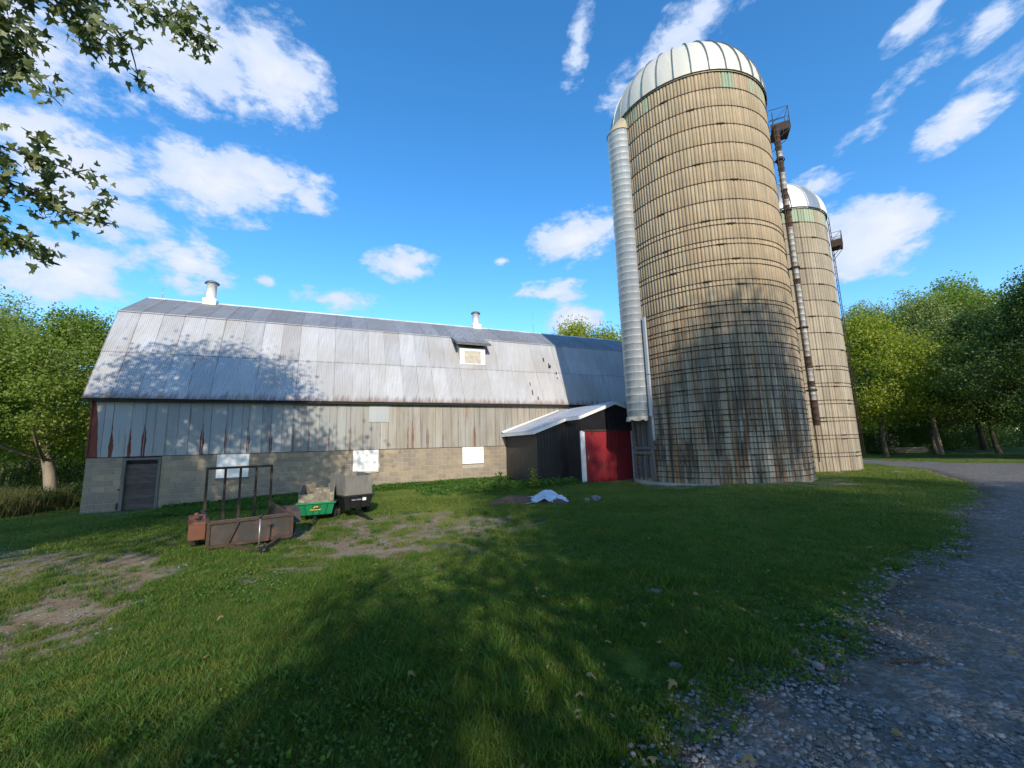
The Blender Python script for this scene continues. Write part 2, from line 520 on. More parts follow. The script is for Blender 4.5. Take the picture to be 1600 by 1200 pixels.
def m_gravel():
    m, g = new_mat('gravel')
    p = pos(g)
    edge = g.n('ShaderNodeAttribute', attribute_name='edge').outputs['Fac']
    v = g.n('ShaderNodeTexVoronoi', {'Vector': p, 'Scale': 42, 'Randomness': 1.0})
    v2 = g.n('ShaderNodeTexVoronoi', {'Vector': g.mapping(p, scale=(1, 1.4, 1)), 'Scale': 17, 'Randomness': 1.0})
    n1 = g.noise(p, .7, 6, .6)
    n2 = g.noise(p, 6, 6, .7)
    hs = g.n('ShaderNodeSeparateColor', {0: v.outputs['Color']}).outputs[0]
    hs2 = g.n('ShaderNodeSeparateColor', {0: v2.outputs['Color']}).outputs[1]
    col = g.mix(hs, (.092, .084, .076), (.24, .22, .195))
    col = g.mix(g.step(hs2, .80, .95, 0, .8), col, (.30, .305, .31))
    col = g.mix(g.step(n1, .42, .64, 0, .7), col, (.175, .155, .125))
    col = g.mix(g.step(n2, .45, .7, 0, .6), col, (.085, .085, .09))
    ef = g.math('ADD', edge, g.math('ADD', g.math('SUBTRACT', n1, .5), g.math('SUBTRACT', n2, .5)))
    col = g.mix(g.step(ef, .45, 1.05, 0, .85), col, g.mix(g.step(n2, .35, .65), (.125, .092, .062), (.07, .052, .036)))
    h = g.math('ADD', g.math('MULTIPLY', v.outputs['Distance'], -1.4), g.math('MULTIPLY', n2, .8))
    finish(g, col, .9, 0, h, .8, .02, .25)
    return m


M['block'] = m_block()
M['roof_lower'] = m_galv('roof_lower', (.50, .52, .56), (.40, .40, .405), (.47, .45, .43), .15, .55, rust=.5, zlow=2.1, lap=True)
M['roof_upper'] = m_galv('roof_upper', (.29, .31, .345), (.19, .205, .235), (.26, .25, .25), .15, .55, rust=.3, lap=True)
M['siding'] = m_siding()
M['shed_roof'] = m_galv('shed_roof', (.52, .56, .62), (.38, .41, .46), (.5, .5, .52), .3, .42, rust=0)
M['chute'] = m_galv('chute_metal', (.50, .545, .60), (.38, .42, .48), (.50, .50, .50), .3, .42, rust=.12, rnd=.07)
M['dome'] = m_galv('dome_metal', (.62, .60, .52), (.52, .50, .43), (.57, .55, .48), .12, .48, rust=0, rnd=.05)
M['dome_white'] = m_galv('dome_white', (.78, .77, .74), (.68, .67, .64), (.7, .7, .68), .05, .45, rust=0, rnd=.04)
M['dome_grey'] = m_galv('dome_grey', (.30, .325, .36), (.24, .26, .3), (.3, .32, .35), .5, .40, rust=0, rnd=.04)
M['stave'] = m_stave('stave', (.385, .30, .19), (.30, .24, .16), 1.0)
M['stave2'] = m_stave('stave_small', (.365, .315, .235), (.30, .26, .20), .35, zhi=3.0)
M['stave_green'] = simple('stave_green', (.22, .33, .23), (.33, .33, .24), 5, .9, stretch=(1, 1, .3), rnd=.12)
M['black_clad'] = simple('black_clad', (.014, .014, .019), (.010, .010, .014), 2, .42, .1)
M['brown_clad'] = simple('brown_clad', (.062, .05, .043), (.045, .037, .033), 1.5, .5, .1)
M['red_clad'] = simple('red_clad', (.25, .014, .024), (.19, .012, .02), 1.5, .55, dirt=(.14, .05, .04), dirt_amt=.25, dscale=1.4)
M['lawn'] = m_ground()
M['gravel'] = m_gravel()
M['blade'] = m_leaf('grass_blade', [(.045, .098, .011), (.075, .14, .014), (.058, .112, .014), (.125, .18, .022), (.21, .21, .06)], .35, .5, .3)
M['blade_weed'] = m_leaf('weed_blade', [(.045, .10, .015), (.07, .15, .02), (.10, .18, .03), (.05, .11, .02)], .4, .55, .3)  # green of the taller weeds and lawn tufts
M['clover'] = m_leaf('clover', [(.04, .095, .012), (.06, .12, .016), (.08, .145, .02)], .3, .5, .35)
M['dry'] = m_leaf('dry_weeds', [(.13, .10, .045), (.075, .095, .03), (.17, .14, .065), (.045, .075, .02)], .3, .8, .2)
M['maple'] = m_leaf('maple_leaf', [(.075, .11, .035), (.055, .09, .026), (.11, .145, .05), (.20, .22, .13)], .30, .45, .4)
M['leaf_a'] = m_leaf('leaves_mid', [(.12, .18, .03), (.18, .25, .04), (.25, .31, .07), (.10, .15, .028)], .45)
M['leaf_b'] = m_leaf('leaves_pale', [(.17, .22, .07), (.25, .30, .11), (.34, .38, .18), (.14, .18, .05)], .45)
M['leaf_c'] = m_leaf('leaves_dark', [(.04, .075, .016), (.06, .105, .02), (.075, .125, .025), (.045, .08, .016)], .32)
M['leaf_y'] = m_leaf('leaves_yellowing', [(.16, .22, .025), (.30, .33, .04), (.40, .37, .05), (.11, .17, .02)], .45)
M['fallen'] = m_leaf('fallen_leaf', [(.24, .14, .06), (.30, .22, .09), (.16, .07, .03)], .1, .7, .2)

# ------------------------------------------------------------------ terrain
CTRL = np.array([(0, 0, -1.55), (0, 3, -1.53), (2, 3.5, -1.5), (5, 5, -1.5), (5, -6, -1.55), (-6, -6, -1.7), (8, 13.5, -1.47), (14, 17, -1.5), (11, 10, -1.48), (3.8, 17.2, -1.64),
                 (0.5, 18, -1.70), (-.8, 20.5, -1.74), (-8, 17.6, -1.78), (-14, 14.6, -1.92), (-14.2, 13.2, -1.90), (-5.6, 8, -1.66), (-4.5, 10.5, -1.68), (-10, 11, -1.8),
                 (-6, 3, -1.62), (-3, 4, -1.58), (20, 22, -1.52), (30, 32, -1.55), (20, 8, -1.5), (45, 45, -1.6), (-20, 18.5, -2.1), (-19, 15.5, -2.1), (-12, 5, -1.75), (-30, 20, -2.3), (-45, 40, -2.6), (0, 40, -1.9), (20, 60, -1.8), (60, 60, -1.7), (0, -30, -1.8), (80, 20, -1.7), (-60, 0, -2.2), (1.5, 12, -1.62)])


def terrain(x, y):
    x = np.asarray(x, float); y = np.asarray(y, float)
    num = np.zeros_like(x); den = np.zeros_like(x)
    for cx, cy, cz in CTRL:
        w = 1.0 / ((x - cx) ** 2 + (y - cy) ** 2 + 3.0) ** 1.8
        num += w * cz; den += w
    base = num / den
    return base + 0.02 * np.sin(x * 1.7 + 1.3 * np.sin(y * .9)) * np.cos(y * 1.3 + .5)


def tz(x, y):
    return float(terrain(x, y))


def vnoise(x, y, s, seed=0):
    """cheap smooth value noise 0..1"""
    x = np.asarray(x, float) * s; y = np.asarray(y, float) * s
    xi = np.floor(x).astype(np.int64); yi = np.floor(y).astype(np.int64)
    fx = x - xi; fy = y - yi
    fx = fx * fx * (3 - 2 * fx); fy = fy * fy * (3 - 2 * fy)

    def h(a, b):
        n = (a * 374761393 + b * 668265263 + seed * 974711) & 0xffffffff
        n = ((n ^ (n >> 13)) * 1274126177) & 0xffffffff
        return ((n ^ (n >> 16)) & 0xffff) / 65535.0
    return (h(xi, yi) * (1 - fx) + h(xi + 1, yi) * fx) * (1 - fy) + (h(xi, yi + 1) * (1 - fx) + h(xi + 1, yi + 1) * fx) * fy


def poly_sd(x, y, poly):
    """signed distance to polygon, positive inside"""
    x = np.asarray(x, float); y = np.asarray(y, float)
    d = np.full(x.shape, 1e9); inside = np.zeros(x.shape, bool)
    n = len(poly)
    for i in range(n):
        ax, ay = poly[i]; bx, by = poly[(i + 1) % n]
        ex, ey = bx - ax, by - ay
        t = np.clip(((x - ax) * ex + (y - ay) * ey) / (ex * ex + ey * ey + 1e-12), 0, 1)
        d = np.minimum(d, np.hypot(x - ax - t * ex, y - ay - t * ey))
        c = ((ay > y) != (by > y)) & (x < (bx - ax) * (y - ay) / (by - ay + 1e-12) + ax)
        inside ^= c
    return np.where(inside, d, -d)


DRIVE = [(-.6, -6), (-.2, -1), (.15, 1.2), (.55, 2.0), (.81, 2.3), (1.3, 2.66), (1.77, 2.99), (2.48, 3.53), (3.26, 4.01), (4.62, 5.1), (6.39, 6.4), (9.47, 8.9),
         (12.75, 11.9), (14.95, 14.6), (17.3, 18.2), (18.6, 22.6), (19.4, 28), (18, 36), (20.5, 37), (21.7, 30), (22.1, 25), (22.4, 22.0), (24, 19.2), (28, 18), (40, 17), (60, 17.5), (60, 11), (35, 10.5), (26, 9),
         (17, 4.5), (13, -1), (10, -6), (10, -20), (1, -20)]
DIRT = [([(-4.9, 7.4), (-2.96, 6.3), (-1.6, 6.2), (-.2, 7.4), (.4, 9.0), (-.9, 10.4), (-1.8, 11.6), (-3.9, 10.8), (-5.2, 9.6)], .95),
        ([(-4.4, 5.4), (-1.6, 4.9), (.3, 6.2), (1.6, 8.6), (.9, 10), (-2, 9.5)], .52),
        ([(-7.6, 4.8), (-4.6, 3.2), (-3.7, 3.7), (-4.3, 5.6), (-6.0, 7.6), (-9.5, 8.2)], .88),
        ([(-7.2, 7.4), (-6.0, 7.6), (-6.3, 9.4), (-7.9, 9)], .7),
        ([(-11, 8), (-9, 7.4), (-8.6, 8.4), (-11, 9.2)], .55),
        ([(4.4, 13.4), (10.5, 12.6), (12, 14.5), (9, 17), (4.4, 16.4)], .55),
        ([(11, 17.2), (16, 16.3), (17, 20), (12, 20)], .5),
        ([(2.4, 18.6), (5.0, 17.4), (5.6, 18.8), (3, 19.8)], .8),
        ([(-14.6, 14.2), (-13, 14.2), (-13, 15.4), (-14.6, 15.0)], .6)]


def drive_sd(x, y):
    s = poly_sd(x, y, DRIVE)
    return s + (vnoise(x, y, .9, 3) - .5) * .28 - .10 + (vnoise(x, y, 4.0, 4) - .5) * .22 + (vnoise(x, y, 14.0, 5) - .5) * .12


def dirt_mask(x, y):
    r = np.zeros_like(np.asarray(x, float))
    for poly, a in DIRT:
        r = np.maximum(r, a * np.clip(poly_sd(x, y, poly) / .9 + .55, 0, 1))
    ds = drive_sd(x, y)
    r = np.maximum(r, .62 * np.clip(1 + ds / .55, 0, 1))
    return r


# polar sheet
ang = np.concatenate([np.linspace(-62, 62, 420), np.linspace(62, 298, 90)[1:-1]]) * PI / 180
rad = 0.25 * 1.028 ** np.arange(262)
rad = np.append(rad, [450, 600, 900, 1500])
A, Rr = np.meshgrid(ang, rad)
gx, gy = Rr * np.sin(A), Rr * np.cos(A)
gz_ = terrain(gx, gy) + (vnoise(gx, gy, 2.3, 1) - .5) * .03 + (vnoise(gx, gy, 9, 2) - .5) * .012
gz_ = np.where(Rr > 120, -1.9, gz_)
na, nr = len(ang), len(rad)
ii, jj = np.meshgrid(np.arange(nr - 1), np.arange(na), indexing='ij')
quads = np.stack([ii * na + jj, ii * na + (jj + 1) % na, (ii + 1) * na + (jj + 1) % na, (ii + 1) * na + jj], -1).reshape(-1, 4)
V = np.stack([gx.ravel(), gy.ravel(), gz_.ravel()], 1)
V = np.vstack([V, [[0, 0, tz(0, 0)]]])
me = np_mesh('ground', V, quads[:, ::-1], M['lawn'], {'dirt': np.append(dirt_mask(gx, gy).ravel(), 0)}, True)
# close the small hole underfoot
o = link_mesh('ground', me); tag(o, kind='structure')
ds = drive_sd(gx, gy)
dz = gz_ + np.clip(ds * .12, -.05, .022) + (vnoise(gx, gy, 22, 9) - .5) * .010 * (ds > 0)
keep = ((ds > -.35) & (Rr < 75)).ravel()
qm = keep[quads].all(1)
used, inv = np.unique(quads[qm][:, ::-1], return_inverse=True)
Vd = np.stack([gx.ravel(), gy.ravel(), dz.ravel()], 1)[used]
o = link_mesh('driveway', np_mesh('driveway', Vd, inv.reshape(-1, 4), M['gravel'], {'edge': np.clip(1.0 - ds / .9, 0, 1).ravel()[used]}, True)); tag(o, kind='structure')

# ------------------------------------------------------------------ barn  (local: x along the long wall, y away from the camera, z up; z=0 is camera height)
TH = math.radians(66.12)
BX, BY = -21.657 * .7, 21.051 * .7
d2 = np.array([math.sin(TH), math.cos(TH)]); n2_ = np.array([-math.cos(TH), math.sin(TH)])


def bw(s, off, z=0.0):
    p = np.array([BX, BY]) + d2 * s + n2_ * off
    return (float(p[0]), float(p[1]), z)


barn = empty('barn', (BX, BY, -1.9), PI / 2 - TH)
tag(barn, 'long gambrel roofed barn with grey metal roof, metal siding and concrete block base', 'barn')
Zb = 1.9      # local z offset
LEN = 26.6
EAVE, BRK, RDG = (-.245, 2.12), (1.625, 5.896), (4.36, 7.43)
WID = 2 * RDG[0]
OPEN = [(3.86, 4.95, -.95, .0), (8.84, 9.92, -.95, .0), (13.82, 14.93, -.85, .0)]
DOOR = (1.02, 2.14, -2.1, -.03)


def blk_clear(s0, s1, z0, z1):
    for a, b, c, d in OPEN + [DOOR]:
        if s1 > a + .01 and s0 < b - .01 and z1 > c + .01 and z0 < d - .01: return False
    return True


core = MB()
# mortar backing with openings left free
cells = [(0, DOOR[0]), (DOOR[0], DOOR[1]), (DOOR[1], OPEN[0][0]), OPEN[0][:2], (OPEN[0][1], OPEN[1][0]), OPEN[1][:2], (OPEN[1][1], OPEN[2][0]), OPEN[2][:2], (OPEN[2][1], LEN)]
for a, b in cells:
    z1 = 0.0; z0 = -2.3
    for q in OPEN:
        if (a, b) == q[:2]: z1 = q[2]
    if (a, b) == DOOR[:2]: z1 = DOOR[2]
    core.box(a, b, .012, .2, z0 + Zb, z1 + Zb)
core.build('mortar_core', M['mortar'], barn)
bm_ = {}
blk_list = []
for row in range(10):
    z1 = -.004 - row * .203
    z0 = z1 - .187
    s = -.2 * (row % 2)
    while s < 16.2:
        a, b = max(s, 0.0), s + .391
        segs = [(a, b)]
        for q in OPEN + [DOOR]:
            if z1 > q[2] + .03 and z0 < q[3] - .03:
                ns = []
                for (u, v) in segs:
                    if v <= q[0] or u >= q[1]: ns.append((u, v)); continue
                    if u < q[0] - .04: ns.append((u, q[0] - .004))
                    if v > q[1] + .04: ns.append((q[1] + .004, v))
                segs = ns
        for (u, v) in segs:
            blk_list.append((u, v, z0, z1))
        s += .407
vis_rank = sorted(range(len(blk_list)), key=lambda i: (-blk_list[i][3] > 1.85, blk_list[i][0] > 15.8, abs(blk_list[i][0] - 8) > 99, i % 5 == 4))
rest = MB()
for c, i in enumerate(vis_rank):
    u, v, z0, z1 = blk_list[i]
    j = random.uniform(-.003, .004)
    if c < 300:
        key = (round(v - u, 3))
        if key not in bm_:
            mb = MB(); mb.box(0, v - u, 0, .05, 0, z1 - z0, .007); bm_[key] = mb.mesh('concrete_block', M['block'])
        link_mesh('concrete_block', bm_[key], barn, (u, j, z0 + Zb))
    else:
        rest.box(u, v, j, j + .05, z0 + Zb, z1 + Zb, .006)
tag(rest.build('concrete_block', M['block'], barn), kind='stuff')

# boarded windows with sills
for k, (a, b, c, d) in enumerate(OPEN):
    mb = MB(); mb.box(a + .005, b - .005, -.012 if k else .0, .05, c + .03 + Zb, d - .008 + Zb, .004)
    w = mb.build('window_board', M['white_board'], barn)
    if k < 2:
        mb = MB(); mb.box(a - .02, b + .02, -.05, .03, c - .05 + Zb, c + .026 + Zb, .006); mb.build('sill', M['grey_wood'] if k == 0 else M['cream_wood'], w)
# door
a, b, c, d = DOOR
mb = MB(); mb.box(a + .1, b - .1, .10, .13, c + Zb, d - .1 + Zb)
dr = mb.build('door', M['dark_inside'], barn)
for i in range(11):
    z = c + .05 + i * .178
    if z + .17 > d - .09: break
    mb = MB(); mb.box(a + .105, b - .105, .072, .098, z + Zb, z + .171 + Zb, .004); mb.build('door_board', M['door_wood'], dr)
for (x0, x1, z0, z1) in ((a + .004, a + .1, c, d), (b - .1, b - .004, c, d), (a + .1, b - .1, d - .1, d - .004)):
    mb = MB(); mb.box(x0, x1, -.03, .13, z0 + Zb, z1 + Zb, .006); mb.build('door_frame', M['grey_wood'], barn)
mb = MB(); mb.box(a - .06, a - .01, -.06, -.012, -1.85 + Zb, -1.62 + Zb); mb.box(a - .05, a - .01, -.04, -.012, -1.2 + Zb, -1.12 + Zb); mb.build('door_hinge', M['rust'], barn)

# red boards behind the siding, siding panels with torn edges showing them
mb = MB(); mb.box(0.0, LEN, .0, .16, .02 + Zb, 2.35 + Zb); mb.build('board_backing', M['red_wood'], barn)
# torn seams: barn coordinate, width at the foot, start height fraction
TEAR = [(.10, .30, 1.0), (.62, .11, .55), (1.15, .10, .55), (1.55, .12, .72), (3.1, .06, .62), (3.32, .12, .72), (4.1, .07, .8), (4.85, .08, .8), (5.65, .09, .7), (6.45, .07, .75),
        (7.05, .05, .7), (7.85, .05, .65), (8.7, .05, .75), (11.2, .04, .8), (11.42, .09, .78), (12.1, .08, .75), (12.85, .06, .6), (14.25, .05, .8), (14.45, .10, .78), (15.6, .04, .7)]
pw = .362
x = .0
edges = []
while x < LEN - .05:
    edges.append(x); x += pw * random.uniform(.93, 1.07)
edges.append(LEN)
for t_ in TEAR:     # move the nearest seam to the tear
    k = min(range(1, len(edges) - 1), key=lambda i: abs(edges[i] - t_[0]))
    if t_[0] < .2: continue
    edges[k] = t_[0]
edges.sort()
tear_at = {round(t_[0], 3): t_ for t_ in TEAR}
zt, zb_ = 2.18, .014
for k in range(len(edges) - 1):
    a, b = edges[k], edges[k + 1]
    if b - a < .12: continue
    g0 = .006
    mb = MB()
    yb = -.012 - (k % 2) * .004 - random.random() * .006
    left = [(a + g0, zb_), (a + g0, zt)]
    if k == 0:
        left = [(.30, zb_), (.26, .7), (.20, 1.35), (.10, 2.0), (.04, zt)]
    tr = tear_at.get(round(a, 3))
    if tr and k:
        h = zb_ + (zt - zb_) * tr[2]
        w_ = tr[1] * .8
        left = [(a + w_ * .75, zb_), (a + w_ * random.uniform(.8, 1.15), zb_ + (h - zb_) * .35), (a + w_ * random.uniform(.3, .6), zb_ + (h - zb_) * .62), (a + g0, h), (a + g0, zt)]
    right = [(b - g0, zt), (b - g0, zb_)]
    tr = tear_at.get(round(b, 3))
    if tr and k < len(edges) - 2:
        h = zb_ + (zt - zb_) * tr[2] * .8
        w_ = tr[1] * .45
        right = [(b - g0, zt), (b - g0, h), (b - w_, zb_ + (h - zb_) * .4), (b - w_ * .6, zb_)]
    def jag(L_, amp):
        out = [L_[0]]
        for (p0, q0), (p1, q1) in zip(L_[:-1], L_[1:]):
            if abs(q1 - q0) > .25 and (abs(p1 - p0) > .004):
                for f_ in (.25, .5, .75): out.append((p0 + (p1 - p0) * f_ + random.uniform(-amp, amp) * .5, q0 + (q1 - q0) * f_))
            out.append((p1, q1))
        return out
    left = jag(left, .03); right = jag(right, .02)
    pts = [(p, q + Zb + random.uniform(-.004, .004)) for p, q in left + right]
    mb.prism(pts, yb, yb + .008, 'y')
    # a raised rib on the seam
    if not (tr or k == 0):
        mb.box(a + g0, a + g0 + .018, yb - .012, yb, zb_ + Zb, zt + Zb)
    mb.build('siding_panel', M['siding'], barn)
mb = MB(); mb.box(9.47, 10.33, -.038, -.03, 1.25 + Zb, 2.1 + Zb); mb.box(9.47, 10.33, -.045, -.025, 1.235 + Zb, 1.25 + Zb)
for q in (9.75, 10.03): mb.box(q, q + .012, -.046, -.038, 1.25 + Zb, 2.1 + Zb)
mb.build('siding_patch', m_galv('patch_metal', (.30, .34, .37), (.26, .28, .3), (.3, .3, .29), .3, .45), barn)
mb = MB(); mb.box(0, LEN, -.022, .0, -.004 + Zb, .012 + Zb); mb.build('siding_foot', M['rust'], barn)
mb = MB(); mb.box(-.02, .02, -.03, .2, .014 + Zb, 2.2 + Zb); mb.build('corner_board', M['red_wood'], barn)

# end walls
for xe in (0.0, LEN):
    x0, x1 = (xe + .0, xe + .14) if xe == 0 else (xe - .14, xe)
    mb = MB(); mb.box(x0, x1, .2, WID - .2, -2.3 + Zb, 0 + Zb); mb.build('end_wall', M['block'], barn)
    prof = [(.165, 0.012), (.165, 2.2), (BRK[0], BRK[1] - .12), (RDG[0], RDG[1] - .12), (WID - BRK[0], BRK[1] - .12), (WID - .165, 2.2), (WID - .165, 0.012)]
    mb = MB(); mb.prism([(p, q + Zb) for p, q in prof], x0 + .01, x1 - .01, 'x'); mb.build('gable_boards', M['red_wood'], barn)
mb = MB(); mb.box(0, LEN, WID - .2, WID, -2.3 + Zb, 2.3 + Zb); mb.build('back_wall', M['block'], barn)


# corrugated sheets
def corr_mesh(name, w, L, mat, bend=0.0):
    n = int(round(w / .0676)) * 4
    xs = np.linspace(0, w, n + 1)
    z = .012 * np.cos(xs / .0676 * 2 * PI)
    vs = [(x_, 0, zz) for x_, zz in zip(xs, z)] + [(x_, L / 2, zz + bend) for x_, zz in zip(xs, z)] + [(x_, L, zz) for x_, zz in zip(xs, z)]
    fs = []
    for r_ in range(2):
        for i in range(n): fs.append((r_ * (n + 1) + i, r_ * (n + 1) + i + 1, (r_ + 1) * (n + 1) + i + 1, (r_ + 1) * (n + 1) + i))
    m_ = MB(); m_.add(vs, fs, True)
    me_ = m_.mesh(name, mat)
    return me_


SW = .0676 * 11
lowlen = math.hypot(BRK[0] - EAVE[0], BRK[1] - EAVE[1]); lowang = math.atan2(BRK[1] - EAVE[1], BRK[0] - EAVE[0])
uplen = math.hypot(RDG[0] - BRK[0], RDG[1] - BRK[1]); upang = math.atan2(RDG[1] - BRK[1], RDG[0] - BRK[0])
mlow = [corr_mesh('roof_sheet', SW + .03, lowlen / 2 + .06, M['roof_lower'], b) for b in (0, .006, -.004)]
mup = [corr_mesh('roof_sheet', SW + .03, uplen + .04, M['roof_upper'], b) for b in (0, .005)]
k = 0
x = -.22
DORM = (13.85, 15.55)
while x < LEN + .1:
    for course in (0, 1):
        t0 = course * (lowlen / 2)
        lift = .012 + (k % 2) * .006 + course * .010
        ca, sa = math.cos(lowang), math.sin(lowang)
        yy = EAVE[0] + ca * t0 - sa * lift; zz = EAVE[1] + sa * t0 + ca * lift
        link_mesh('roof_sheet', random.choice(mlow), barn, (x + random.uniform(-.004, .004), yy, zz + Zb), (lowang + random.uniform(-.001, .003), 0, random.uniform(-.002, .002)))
    lift = .028 + (k % 2) * .006
    ca, sa = math.cos(upang), math.sin(upang)
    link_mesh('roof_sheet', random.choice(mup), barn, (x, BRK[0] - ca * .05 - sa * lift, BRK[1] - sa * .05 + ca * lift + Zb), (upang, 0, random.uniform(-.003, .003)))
    x += SW; k += 1
# roof deck below the sheets, far slopes, soffit shadow board
mb = MB()
prof = [(EAVE[0] + .02, EAVE[1] - .01), (BRK[0], BRK[1] - .012), (RDG[0], RDG[1] - .012), (WID - BRK[0], BRK[1] - .012), (WID + .22, EAVE[1] - .01), (WID + .16, EAVE[1] - .1), (WID - BRK[0] - .08, BRK[1] - .12), (RDG[0], RDG[1] - .13), (BRK[0] + .08, BRK[1] - .12), (EAVE[0] + .08, EAVE[1] - .08)]
mb.prism([(p, q + Zb) for p, q in prof], -.17, LEN + .17, 'x'); mb.build('roof_deck', M['dark_inside'], barn)
mb = MB()
for (p, q) in ((RDG, (WID - BRK[0], BRK[1])), ((WID - BRK[0], BRK[1]), (WID + .25, EAVE[1]))):
    n_ = 60
    vs = [(-.2 + (LEN + .4) * i / n_, p[0], p[1] + .02 + Zb) for i in range(n_ + 1)] + [(-.2 + (LEN + .4) * i / n_, q[0], q[1] + .02 + Zb) for i in range(n_ + 1)]
    mb.add(vs, [(i, i + 1, n_ + 2 + i, n_ + 1 + i) for i in range(n_)])
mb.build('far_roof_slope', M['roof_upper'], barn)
mb = MB()
x = -.2
while x < LEN + .1:
    e = min(x + 3.0, LEN + .2)
    j = random.uniform(-.008, .008)
    mb.prism([(RDG[0] - .16, RDG[1] - .055 + Zb + j), (RDG[0], RDG[1] + .06 + Zb + j), (RDG[0] + .16, RDG[1] - .055 + Zb + j), (RDG[0], RDG[1] + .035 + Zb + j)], x + .004, e, 'x')
    x = e
mb.build('ridge_cap', M['white_trim'], barn)
mb = MB(); mb.box(-.2, LEN + .2, EAVE[0] + .03, EAVE[0] + .06, EAVE[1] - .10 + Zb, EAVE[1] - .005 + Zb); mb.build('fascia', M['dark_inside'], barn)
mb = MB()
mb.box(.0, LEN, EAVE[0] + .061, .0, EAVE[1] - .03 + Zb, EAVE[1] - .012 + Zb); mb.build('soffit', M['grey_wood'], barn)

# dormer
dm = MB(); dz0, dz1 = 4.32, 5.2
df = .80
dm.prism([(df + .03, dz0 + Zb), (df + .03, dz1 + Zb), (1.45, dz1 + .33 + Zb), (1.45, 5.55 + Zb)], 13.98, 15.40, 'x')
dorm = dm.build('dormer', M['cream_wood'], barn)
mb = MB()
mb.box(13.98, 14.24, df - .005, df + .028, dz0 + Zb, dz1 + Zb); mb.box(15.14, 15.40, df - .005, df + .028, dz0 + Zb, dz1 + Zb)
mb.box(14.24, 15.14, df - .005, df + .028, dz1 - .16 + Zb, dz1 + Zb); mb.box(14.24, 15.14, df - .005, df + .028, dz0 + Zb, dz0 + .05 + Zb)
mb.build('dormer_frame', M['white_trim'], dorm)
mb = MB(); mb.box(14.26, 15.12, df + .006, df + .026, dz0 + .055 + Zb, dz1 - .165 + Zb, .004); mb.build('dormer_board', M['cream_wood'], dorm)
ua = upang - .06
yy0 = df - .30
zz0 = BRK[1] + .035 - (BRK[0] - yy0) * math.tan(ua)
dl = (BRK[0] - yy0) / math.cos(ua) + .05
for i in range(3):
    wn = 1.93 / 3
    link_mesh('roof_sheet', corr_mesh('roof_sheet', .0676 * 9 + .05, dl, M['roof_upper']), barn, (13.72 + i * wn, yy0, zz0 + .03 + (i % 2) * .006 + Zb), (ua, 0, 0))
mb = MB()
mb.prism([(yy0, zz0 - .09 + Zb), (yy0, zz0 + .015 + Zb), (BRK[0] + .0, BRK[1] + .045 + Zb), (BRK[0] + .1, BRK[1] - .06 + Zb)], 13.74, 15.66, 'x')
mb.build('dormer_fascia', M['grey_wood'], dorm)

# torn bits in the shaded part of the roof
for (s_, t_, w_, h_) in ((19.05, 2.9, .07, .30), (19.25, 2.45, .16, .22), (19.30, 2.65, .07, .16), (19.62, 2.02, .07, .18), (19.60, 1.72, .06, .10), (14.35 + 3.4, .55, .05, .35), (18.0, .25, .05, .22), (17.75, 1.15, .04, .25)):
    ca, sa = math.cos(lowang), math.sin(lowang)
    P = lambda ds_, dt, l: (s_ + ds_, EAVE[0] + ca * (t_ + dt) - sa * l, EAVE[1] + sa * (t_ + dt) + ca * l + Zb)
    mb = MB(); mb.add([P(0, 0, .042), P(w_, .02, .042), P(w_ * 1.3, h_, .075), P(w_ * .3, h_ * .9, .044)], [(0, 1, 2, 3)])
    mb.build('torn_metal', M['dark_inside'], barn)


def roof_vent(s_, r_, zt_, label):
    e = empty('roof_vent', bw(s_, RDG[0], 7.2), PI / 2 - TH)
    tag(e, label, 'roof vent', 'round metal vents on the barn ridge')
    b_ = .27
    mb = MB(); mb.box(-b_, b_, -b_, b_, -.12, .30, .01); mb.box(-b_ - .02, b_ + .02, -b_ - .02, b_ + .02, .30, .42, .01); mb.build('vent_base', M['dome_white'], e)
    mb = MB(); mb.lathe([(r_, .42), (r_, zt_ - 7.2 - .1), (r_ + .02, zt_ - 7.2 - .1), (r_ + .02, zt_ - 7.2 - .06), (r_, zt_ - 7.2 - .06)], n=24); mb.build('vent_pipe', M['dome_white'], e)
    mb = MB(); mb.lathe([(.01, zt_ - 7.2 + .07), (r_ + .02, zt_ - 7.2 + .05), (r_ + .11, zt_ - 7.2 - .035), (r_ + .11, zt_ - 7.2 - .06), (.01, zt_ - 7.2 - .03)], n=8); mb.build('vent_cap', M['cap_metal'], e)


roof_vent(2.22, .215, 8.52, 'larger round white metal vent near the left end of the barn ridge')
roof_vent(16.12, .20, 8.42, 'smaller round white metal vent on the ridge above the dormer')
for i, (s_, h_, lab) in enumerate(((.3, .55, 'thin lightning rod at the far left end of the barn ridge'), (9.9, .45, 'thin lightning rod on the middle of the barn ridge'), (20.2, 1.5, 'tall thin lightning rod on the shaded end of the barn ridge'))):
    mb = MB(); mb.tube([(0, 0, 0), (0, 0, h_)], [.012, .006], 5); mb.lathe([(.001, h_ * .4 - .035), (.035, h_ * .4), (.001, h_ * .4 + .035)], n=8)
    o = mb.build('lightning_rod', M['galv'], None, bw(s_, RDG[0], RDG[1] + .03)); tag(o, lab, 'lightning rod', 'lightning rods on the barn ridge')
mb = MB()
pts = [Vector((2.3, 0, 0)), Vector((3.1, 0, .5))]

# ------------------------------------------------------------------ metal shed (same local frame)
shed = empty('shed', bw(18, -2.3, -1.7), PI / 2 - TH)
tag(shed, 'dark metal lean-to shed with white trimmed roof and red door against the barn', 'shed')


def SL(s_, off, z):   # barn local -> shed local
    return (s_ - 18, off + 2.3, z + 1.7)


APX = (19.48, 1.81)
SLP = .345


def rz(s_):
    return APX[1] - SLP * (APX[0] - s_) if s_ < APX[0] else APX[1] - .30 * (s_ - APX[0])


